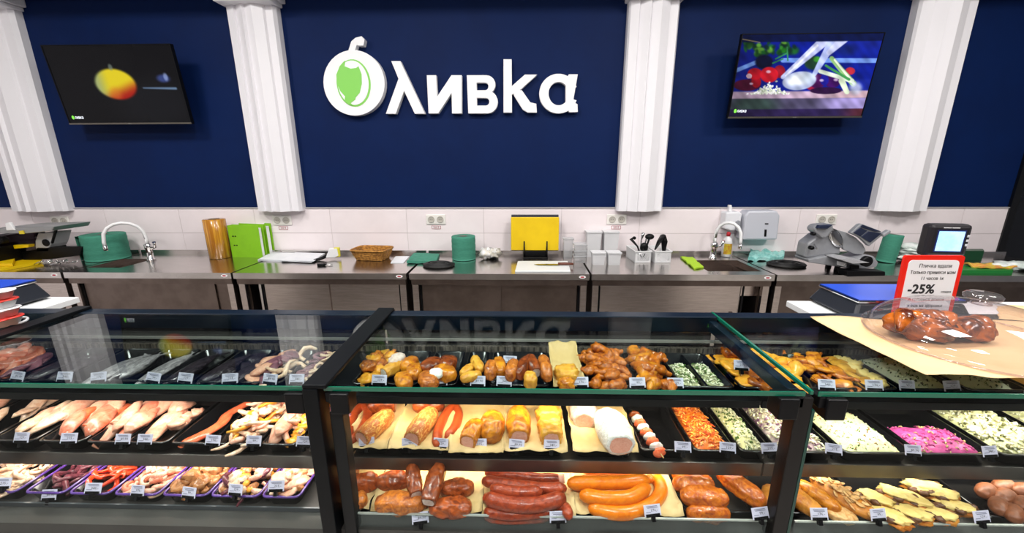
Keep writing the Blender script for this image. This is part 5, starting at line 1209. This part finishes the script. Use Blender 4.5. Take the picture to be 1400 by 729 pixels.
T = TAt(628, 664, 'pale golden chicken'); 
for k, (px, py, rz) in enumerate(((640, 506, -30), (650, 495, 10), (654, 500, 20), (644, 515, -60))): chunk(('front', 'back', 'right', 'lowest')[k]+' pale golden piece in the narrow tray of four', px, py, ZA+.018+.004*k*(k < 3), (.013, .028, .012), rz, F['cheese'], 'smoked_piece', seed=51+k)
T = TAt(666, 754, 'dark smoked slabs')
for k, (px, py, rz, m, lb, b) in enumerate(((671, 506, 0, 'smoke2', 'leftmost', .03), (683, 502, 10, 'golden', 'second from left', .034), (700, 506, -10, 'smoke2', 'reddish third', .036), (715, 503, -20, 'dark', 'fourth', .04), (728, 500, 14, 'dark', 'white-footed fifth', .04), (745, 503, 8, 'smoke2', 'tall rightmost', .046), (725, 520, 5, 'cheese', 'golden front', .022))):
    chunk('%s smoked slab in the long tray of dark slabs' % lb, px, py, ZA+.026, (.016, b, .02), rz, F[m], 'smoked_slab', seed=56+k, rx=8, face=F['pale'] if k == 4 else None)
paper('baking paper under the knotted golden cheese, top row', 756, 800, 'A', 10, over=.006)
chunk('large knotted golden piece lying on its own paper', 775, 511, ZA+.018, (.03, .028, .02), 0, F['cheese'], 'smoked_cheese', 'cheese', seed=64, amp=.3)
chunk('small golden piece before the large knotted one', 774, 525, ZA+.014, (.02, .016, .014), 0, F['golden'], 'smoked_cheese', 'cheese', seed=65, amp=.3)
T = TAt(804, 868, 'glossy brown chicken wings'); pile(T, [('wing', 'chicken'), ('wing', 'smoke2')], 22, 'glossy brown chicken wing in the large wing tray', 'chicken wing', 'brown chicken wings', h=.04, seed=31, u0=.1, u1=.88)
T = TAt(870, 924, 'golden chicken quarters'); pile(T, [('wing', 'golden'), ('wing', 'chicken')], 12, 'golden chicken piece beside the wing tray', 'chicken', 'golden chicken pieces', h=.04, sc=1.2, seed=32, u0=.16, u1=.86)
T = TAt(930, 1008, 'two white-green salads')
for k, (u0, u1, lb) in enumerate(((.02, .44, 'left'), (.56, .98, 'right'))): salad('%s small white and green salad in the divided top tray' % lb, T, mat('salad_mixed', 'b4b088', .5, col2='4a5230', scale=90, bump=.2), [WHT, GRN, WHT, WHT], h=.012, u0=u0, u1=u1, v0=.05, v1=.8, n=90, L=.014, th=.0018, seed=10+k)
obj('divider_wall', MB().box(T['cx']-.003, T['cx']+.003, T['y0']+.01, T['y1']-.01, ZA-.028, ZA-.001), TRAY)['kind'] = 'thing'
bpy.data.objects['divider_wall']['label'] = 'thin black partition inside the divided salad tray'; bpy.data.objects['divider_wall']['category'] = 'partition'
T = TAt(1012, 1066, 'orange smoked fish'); pile(T, [('slab', 'orange'), ('wing', 'chicken')], 12, 'orange smoked fish piece left of the right divider', 'fish', 'orange smoked fish', h=.026, sc=1.2, seed=33)
for px, s in ((518, 'white-edged smoked pieces'), (601, 'wrapped smoked pieces'), (653, 'pale golden pieces'), (689, 'dark smoked slabs'), (794, 'knotted golden cheese'), (872, 'brown chicken wings'), (924, 'golden chicken pieces')):
    price('white price tag under the middle glass before the %s' % s, px, 'A')
price('white price tag between divided salad tray and orange fish', 1014, 'A', 506, fy=.05)
t = price('tall narrow white tag standing behind the dark smoked slabs', 697, 'A', 499, fy=.13)

# ------------------------------------------------------------------ RIGHT CASE
T = TAt(1070, 1126, 'yellow smoked pieces'); pile(T, [('wing', 'orange'), ('slab', 'orange')], 8, 'yellow smoked piece just right of the right divider', 'fish', 'yellow smoked pieces', h=.024, sc=1.25, seed=34)
T = TAt(1130, 1184, 'orange bacon strips'); pile(T, [('strip', 'chicken'), ('slab', 'golden')], 20, 'orange-brown strip left of the speckled white salads', 'meat', 'orange-brown strips', h=.03, seed=35)
T = TAt(1186, 1232, 'yellow cut pieces'); pile(T, [('slab', 'cheese'), ('lump', 'toast')], 14, 'yellow cut piece beside the speckled white salad', 'snack', 'yellow cut pieces', h=.022, seed=36)
T = TAt(1236, 1322, 'speckled white salad'); SPK = mat('speckle_dark', '4a4a30', .6, bump=.1)
salad('left speckled white salad under the paper sheet', T, WHT, [SPK, WHT, WHT, GRN], h=.026, n=200, L=.006, th=.0014, seed=20)
T = TAt(1324, 1412, 'white herb salad'); salad('right speckled white salad below the cake dome', T, WHT, [SPK, WHT, WHT, GRN], h=.026, n=200, L=.006, th=.0014, seed=21)
T = TAt(1414, 1500, 'orange salad'); salad('orange salad at the right edge below the dome', T, OR2, [OR, WHT], h=.026, n=100, seed=22)
for px, s in ((1131, 'orange-brown strips'), (1196, 'yellow cut pieces'), (1241, 'left speckled white salad'), (1303, 'right speckled white salad')): price('white price tag under the right glass before the %s' % s, px, 'A')
# middle row, right
t = tray('black tray of smooth pale yellow salad', 1154, 1254, 'B')
PY = mat('pale_yellow_salad', 'cacb98', .5, col2='d4d6ac', scale=70, bump=.5, bscale=200)
salad('smooth pale yellow salad with a brown crack at its left', t, PY, [PY, PY, GRN, mat('brown_fleck', 'a0622a', .5, bump=.1)], h=.024, n=120, L=.007, th=.0014, seed=5, rag=.2, v1=.9)
t = tray('black tray half filled with bright pink salad', 1258, 1366, 'B')
PK = mat('beet_pink_salad', 'bf4688', .45, col2='a83474', scale=50, bump=.4, bscale=120, coat=.2)
salad('bright pink beet salad in the front half of its tray', t, PK, [PK, PK, mat('walnut_bits', 'a89860', .5, bump=.1)], h=.02, v1=.55, n=110, L=.012, th=.002, seed=6)
t = tray('black tray of creamy salad with brown sauce', 1370, 1480, 'B')
salad('cream lumpy salad with olives right of the pink salad', t, CRM, [WHT, TANC, mat('olive_bits', '5a5a34', .5, bump=.1), WHT], h=.028, n=380, L=.012, th=.003, seed=7, rag=.8)
t = tray('black tray of lumpy cream salad cut by the right edge', 1484, 1580, 'B')
salad('cream salad cut off by the right edge', t, CRM, [WHT, TANC], h=.026, n=200, L=.012, th=.003, seed=8, rag=.8)
for px, s in ((1140, 'purple cabbage salad'), (1249, 'bright pink salad'), (1355, 'cream lumpy salad')): price('white price tag at the front of the %s' % s, px, 'B')
# bottom row, right
t = tray('black tray of oval buns behind the right post', 1050, 1124, 'C', h=.02)
for k, (px, py, a, b, rz, m, lb) in enumerate(((1053, 682, .02, .042, -28, 'bread', 'leftmost pale'), (1083, 668, .018, .05, -22, 'bread', 'back'), (1092, 682, .024, .056, 22, 'bread', 'plump'), (1117, 678, .018, .05, 26, 'golden', 'golden slim'))):
    chunk('%s oval bun beside the right post' % lb, px, py, ZC+.012, (a, b, .018), rz, F[m], 'oval_bun', 'bun', seed=70+k, amp=.1, power=.95)
t = tray('black tray under the almond pastry', 1126, 1190, 'C', h=.02)
ap = W(1150, 678, ZC+.012); t = thing('almond_pastry', 'long pastry covered with almond flakes', 'pastry', ap, R(24))
obj('pastry_body', MB().ball((0, 0, 0), (.03, .072, .018), .12, 2.2, 3, 20, 14), F['bread'], t)
r_ = random.Random(5); mb = MB()
for k in range(46):
    u, v = r_.uniform(-.8, .8), r_.uniform(-.9, .9)
    if u*u+v*v > .9: continue
    z = .018*math.sqrt(1-u*u-v*v)
    o = link('almond_flake', pm('flake', 'almond', r_.randrange(3)), t, (u*.03, v*.072, z+.001), (R(r_.uniform(-25, 25)), R(u*50), R(r_.uniform(0, 180))))
chunk('small almond pastry end lying under the long one', 1150, 704, ZC, (.022, .03, .012), 80, F['almond'], 'almond_pastry', 'pastry', seed=76)
t = tray('black tray of cheese-topped mushroom toasts', 1192, 1322, 'C', h=.02)
for k, (px, py, rz) in enumerate(((1197, 684, 22), (1225, 678, 30), (1250, 686, 14), (1246, 704, 38), (1278, 704, 34), (1281, 676, 44), (1305, 694, 40), (1218, 708, 20), (1262, 668, 60))):
    c = W(px, py, ZC+.004+.002*(k % 2)); lb = ('leftmost', 'back left', 'back middle', 'front middle', 'front right', 'back right', 'rightmost', 'lower left', 'rearmost')[k]
    t = thing('open_toast', '%s cheese-topped toast in the tray of toasts' % lb, 'toast', c, R(rz), rot=(R(-12), R(6), R(rz)))
    obj('cheese_top', MB().ball((0, 0, .007), (.024, .033, .007), .45, 2.2, k, 24, 10, power=.8), F['toast'], t)
    obj('bread_base', MB().ball((0, 0, -.003), (.025, .034, .009), .45, 2.2, k, 24, 10, power=.8), F['bread'], t)
    for q in range(4): obj('mushroom_slice', MB().ball(((-1)**q*.021, -.026+.016*q, .004), (.008, .011, .007), .4, 2, q+k, 10, 6), F['mush'], t)
t = tray('black tray of smooth brown oval patties', 1348, 1450, 'C', h=.03)
for k, (px, py, rz, lb) in enumerate(((1348, 671, 60, 'leftmost pale'), (1372, 664, 70, 'back left'), (1374, 679, 65, 'middle left'), (1366, 692, 50, 'front left'), (1398, 670, 75, 'back right'), (1400, 690, 60, 'front right'), (1386, 702, 50, 'lowest'))):
    chunk('%s smooth brown patty at lower right' % lb, px, py, ZC+.008, (.018, .030, .015), -rz, F['potato'], 'meat_patty', 'patty', seed=80+k, amp=.06, power=1)
for px, py, s in ((1121, 709, 'oval buns'), (1202, 710, 'mushroom toasts'), (1344, 713, 'smooth brown patties')): price('white price tag standing before the %s' % s, px, 'C', py+2, fy=-.028)

# ------------------------------------------------------------------ on and behind the cases
SHZ = 1.07
xl_, xr_ = Xat(108, 1.45, SHZ), Xat(1085, 1.41, SHZ)
WSH = mat('white_shelf_board', 'dcdedf', .4, bump=.02)
def shelf(label, a, b):
    t = thing('service_shelf', label, 'shelf', ((a+b)/2, 1.32, 0)); obj('board', MB().box(a, b, 1.193, 1.45, SHZ-.022, SHZ), WSH, t, world=True, bevel=.002)
    for x in (a+.04, b-.07): obj('leg', MB().box(x, x+.03, 1.4, 1.43, 0, SHZ-.022), STEELDARK, t, world=True)
shelf('white service shelf behind the left case end', -2.7, xl_); shelf('white service shelf behind the right case under blue scale', xr_, 2.6)
def shop_scale(label, x0, x1, y0, y1, zt):
    t = thing('counter_scale', label, 'scale', ((x0+x1)/2, (y0+y1)/2, SHZ))
    DB = mat('scale_body_dark', '1c2028', .4, bump=.03)
    z0 = SHZ; mb = MB(); a, b = .018, .0
    v = [(x0-a, y0-a, z0+.006), (x1+a, y0-a, z0+.006), (x1+a, y1+a, z0+.006), (x0-a, y1+a, z0+.006), (x0+.004, y0+.004, zt-.012), (x1-.004, y0+.004, zt-.012), (x1-.004, y1-.004, zt-.012), (x0+.004, y1-.004, zt-.012)]
    mb.add(v, [(3, 2, 1, 0), (4, 5, 6, 7), (0, 1, 5, 4), (1, 2, 6, 5), (2, 3, 7, 6), (3, 0, 4, 7)]); obj('scale_body', mb, DB, t, world=True, bevel=.008)
    obj('weighing_pan', MB().box(x0, x1, y0, y1, zt-.012, zt-.002), CHROME, t, world=True, bevel=.006)
    obj('blue_film', MB().box(x0+.004, x1-.004, y0+.004, y1-.004, zt-.002, zt), mat('blue_film', '1c46b8', .35, bump=.02, coat=.2), t, world=True)
    for x in (x0+.02, x1-.02):
        for y in (y0+.02, y1-.02): obj('foot', MB().lathe([(.012, 0), (.012, .012)], 10, c=(x, y, z0)), RUBBER, t, world=True)
    return t
s1 = shop_scale('left counter scale with blue-filmed pan at the left edge', Xat(52, 1.42, 1.145)-.34, Xat(52, 1.42, 1.145), 1.22, 1.42, 1.15)
xs0 = Xat(1124, 1.42, 1.135)
s2 = shop_scale('right counter scale with blue-filmed pan behind the cake dome', xs0, xs0+.34, 1.255, 1.44, 1.14)
# pole display
dc = on_y(1290, 328, 1.46); t = thing('customer_display', 'black scale display on a pole showing a lit pale blue screen', 'display', (dc.x, 1.46, SHZ), R(-6))
hz = dc.z-SHZ
obj('pole', MB().tube([(0, 0, 0), (0, 0, hz-.04)], .014, 12), BLACK, t)
obj('pole_base', MB().box(-.05, .05, -.03, .03, 0, .012), BLACK, t, bevel=.004)
obj('display_case_shell', MB().box(-.066, .066, -.022, .022, hz-.058, hz+.058), mat('display_shell', '1b181c', .4, bump=.04), t, bevel=.012)
obj('neck', MB().box(-.045, .045, -.02, .02, hz-.07, hz-.056), BLACK, t)
obj('lit_screen', MB().box(-.038, .042, -.0235, -.021, hz-.036, hz+.034), mat('display_glow', '9fd0ee', .3, col2='bfe2f4', scale=18, emit=.0, bump=.0), t)
m = MATS['display_glow']; b = m.node_tree.nodes['Principled BSDF']; b.inputs['Emission Strength'].default_value = .75; b.inputs['Emission Color'].default_value = hexc('8fc8ee')
obj('screen_frame', MB().box(-.042, .046, -.0228, -.021, hz-.040, hz+.038), mat('screen_rim_blue', '1c2a6a', .4, bump=.01), t)
for k in range(3): obj('key', MB().box(.052, .060, -.024, -.021, hz+.014-k*.016, hz+.022-k*.016), GPLAST, t, bevel=.001)
text('shell_lettering', '▬▬▬ ▬▬▬', .008, WPLAST, t, (-.002, -.0228, hz+.047))
# promotion sign
q = on_y(1281, 350, 1.225); SXW, SH = .178, q.z-SHZ
t = thing('promotion_sign', 'red-framed white discount card showing -25%', 'sign', (on_y(1274, 375, 1.225).x, 1.225, SHZ), rot=(R(-2), 0, R(0)))
def rrect(a, b, c, d, r_): return [(x+r_*math.cos(R(g+15*q)), z+r_*math.sin(R(g+15*q))) for x, z, g in ((b-r_, d-r_, 0), (a+r_, d-r_, 90), (a+r_, c+r_, 180), (b-r_, c+r_, 270)) for q in range(7)]
obj('sign_frame', MB().prism(rrect(-SXW/2, SXW/2, 0, SH, .008), -.004, .004), RED, t)
obj('sign_card', MB().prism(rrect(-SXW/2+.014, SXW/2-.014, .006, SH-.014, .012), -.0056, -.004), mat('sign_paper', 'e6e6ea', .5, bump=.01), t)
obj('sign_foot', MB().box(-.05, .05, -.02, .03, -.003, .003), RED, t)
for k, (s, sz, z, x) in enumerate((('Птичка вдали', .0165, .032, .006), ('Только принеси нам', .0150, .052, .002), ('11 часов 1к', .0140, .071, .004), ('-25%', .040, .106, -.022), ('скидка', .010, .113, .054), ('А готовься домой', .0140, .138, .0), ('и ешь на здоровье', .0130, .158, 0))):
    text('sign_text', s, sz, DARKP, t, (x, -.0058, SH-z), sx=.9 if k != 3 else 1.0, bold=.0011 if k == 3 else 0)
# paper sheets, dome, bread
KP = mat('brown_wrapping_paper', 'd8b98a', .6, col2='d2b182', scale=6, bump=.2, bscale=25)
def gsheet(label, P, seed, z=GZ+.0015):
    Q = [on_z(a, b, z) for a, b in P]; c = sum(Q, Vector())/len(Q); cx, cy = c.x, c.y
    a, b, d_, e = Q
    def hz(u, v):
        x = (a.x*(1-u)+b.x*u)*(1-v)+(e.x*(1-u)+d_.x*u)*v; y = (a.y*(1-u)+b.y*u)*(1-v)+(e.y*(1-u)+d_.y*u)*v
        x += .008*noise.noise(Vector((v*4, u*4, seed))); y += .008*noise.noise(Vector((u*5, v*3, seed+4)))
        return (x-cx, y-cy, .001+.007*max(0, noise.noise(Vector((x*9, y*9, seed)))) + .012*max(0, v-.8)*5*abs(math.sin(u*5+seed))*.5)
    return tag(obj('wrapping_paper', MB().sheet(0, 1, 0, 1, 30, 24, hz, thick=.0006), KP, None, (cx, cy, z)), label, 'paper')
gsheet('large sheet of tan paper lying on the glass under the dome', [(1266, 513), (1460, 520), (1425, 442), (1107, 436)], 1)
gsheet('second tan paper sheet further back at the right edge', [(1365, 436), (1460, 445), (1430, 422), (1362, 419)], 3, GZ+.004)
DX, DYc, DR, DH = 1.155, .995, .205, .092
CL = glass('cake_dome_plastic', 'f2ecee', ior=1.6, base=.03)
t = thing('cake_dome', 'clear plastic dome with a knob handle over the bread', 'dome', (DX, DYc, GZ+.006))
pr = [(DR+.012, 0), (DR+.012, .002), (DR, .004)] + [(DR*math.cos(R(a)), .004+DH*math.sin(R(a))) for a in range(6, 90, 6)]
obj('dome_shell', MB().lathe(pr+[(.012, DH+.004)], 48, cap=False), CL, t)
obj('dome_handle', MB().lathe([(.020, DH+.003), (.018, DH+.010), (.034, DH+.018), (.036, DH+.026), (.03, DH+.032), (.001, DH+.033)], 24), CL, t)
obj('base_rim', MB().tube([((DR+.012)*math.cos(a*PI/24), (DR+.012)*math.sin(a*PI/24), .001) for a in range(49)], .0022, 6, cap=False), CL, t)
def braid(label, px, py, dims, rz, seed, n):
    c = on_z(px, py, GZ+.004); t = thing('bread_loaf', label, 'bread', c, R(rz))
    a, b, h = dims; obj('loaf_core', MB().ball((0, 0, h*.9), (a, b, h), .3, 2.4, seed, 36, 22), F['loaf'], t)
    for k in range(n):
        s = -1 if k % 2 else 1; x = -a*.62+1.15*a*k/(n-1)
        pts = [(x-.022, -s*b*.62, h*1.0), (x-.010, -s*b*.3, h*1.62), (x+.008, s*b*.2, h*1.72), (x+.026, s*b*.66, h*1.05)]
        pp = smooth_path(pts, 5); rr = [.011+.011*math.sin(PI*q/(len(pp)-1)) for q in range(len(pp))]
        mb = MB().tube(pp, rr, 12, round_end=True, flat=.62)
        mb.v = [tuple(Vector(v)+.005*noise.noise_vector(Vector(v)*45+Vector((seed+k, 0, 0)))) for v in mb.v]
        obj('strand', mb, F['loaf'], t)
braid('large glazed braided loaf under the dome', 1258, 462, (.078, .052, .036), -10, 1, 5)
braid('smaller round glazed bun right of the braided loaf', 1325, 464, (.042, .042, .028), 14, 2, 3)
# stacked cups at the left edge
k = 0
for px, base in ((3, 447), (17, 444)):
    c = on_z(px, base, GZ)
    for j in range(4):
        z = GZ+.001+j*.026+(.0 if px == 3 else .002)
        t = thing('sauce_cup', '%s small white cup with red rim in the %s stack at the left edge' % (('lowest', 'second', 'third', 'topmost')[j], ('left-hand', 'right-hand')[px == 17]), 'cup', (c.x, c.y, z))
        obj('cup', MB().lathe([(.016, 0), (.025, .022), (.027, .022)], 20), WPLAST, t); obj('red_rim', MB().lathe([(.027, .0205), (.0285, .0215), (.0275, .0235), (.001, .0238)], 20), mat('cup_red', 'd23a30', .4, bump=.02) if (j+px) % 2 else WPLAST, t); k += 1
c = on_z(26, 441, GZ); mb = MB().tube([(.022*math.cos(R(a)), .015*math.sin(R(a)), .006+.004*math.sin(R(a))) for a in range(-120, 150, 15)], .0035, 8)
tag(obj('scoop_handle', mb, GPLAST, None, c), 'small curved white handle beside the stacked cups', 'handle')
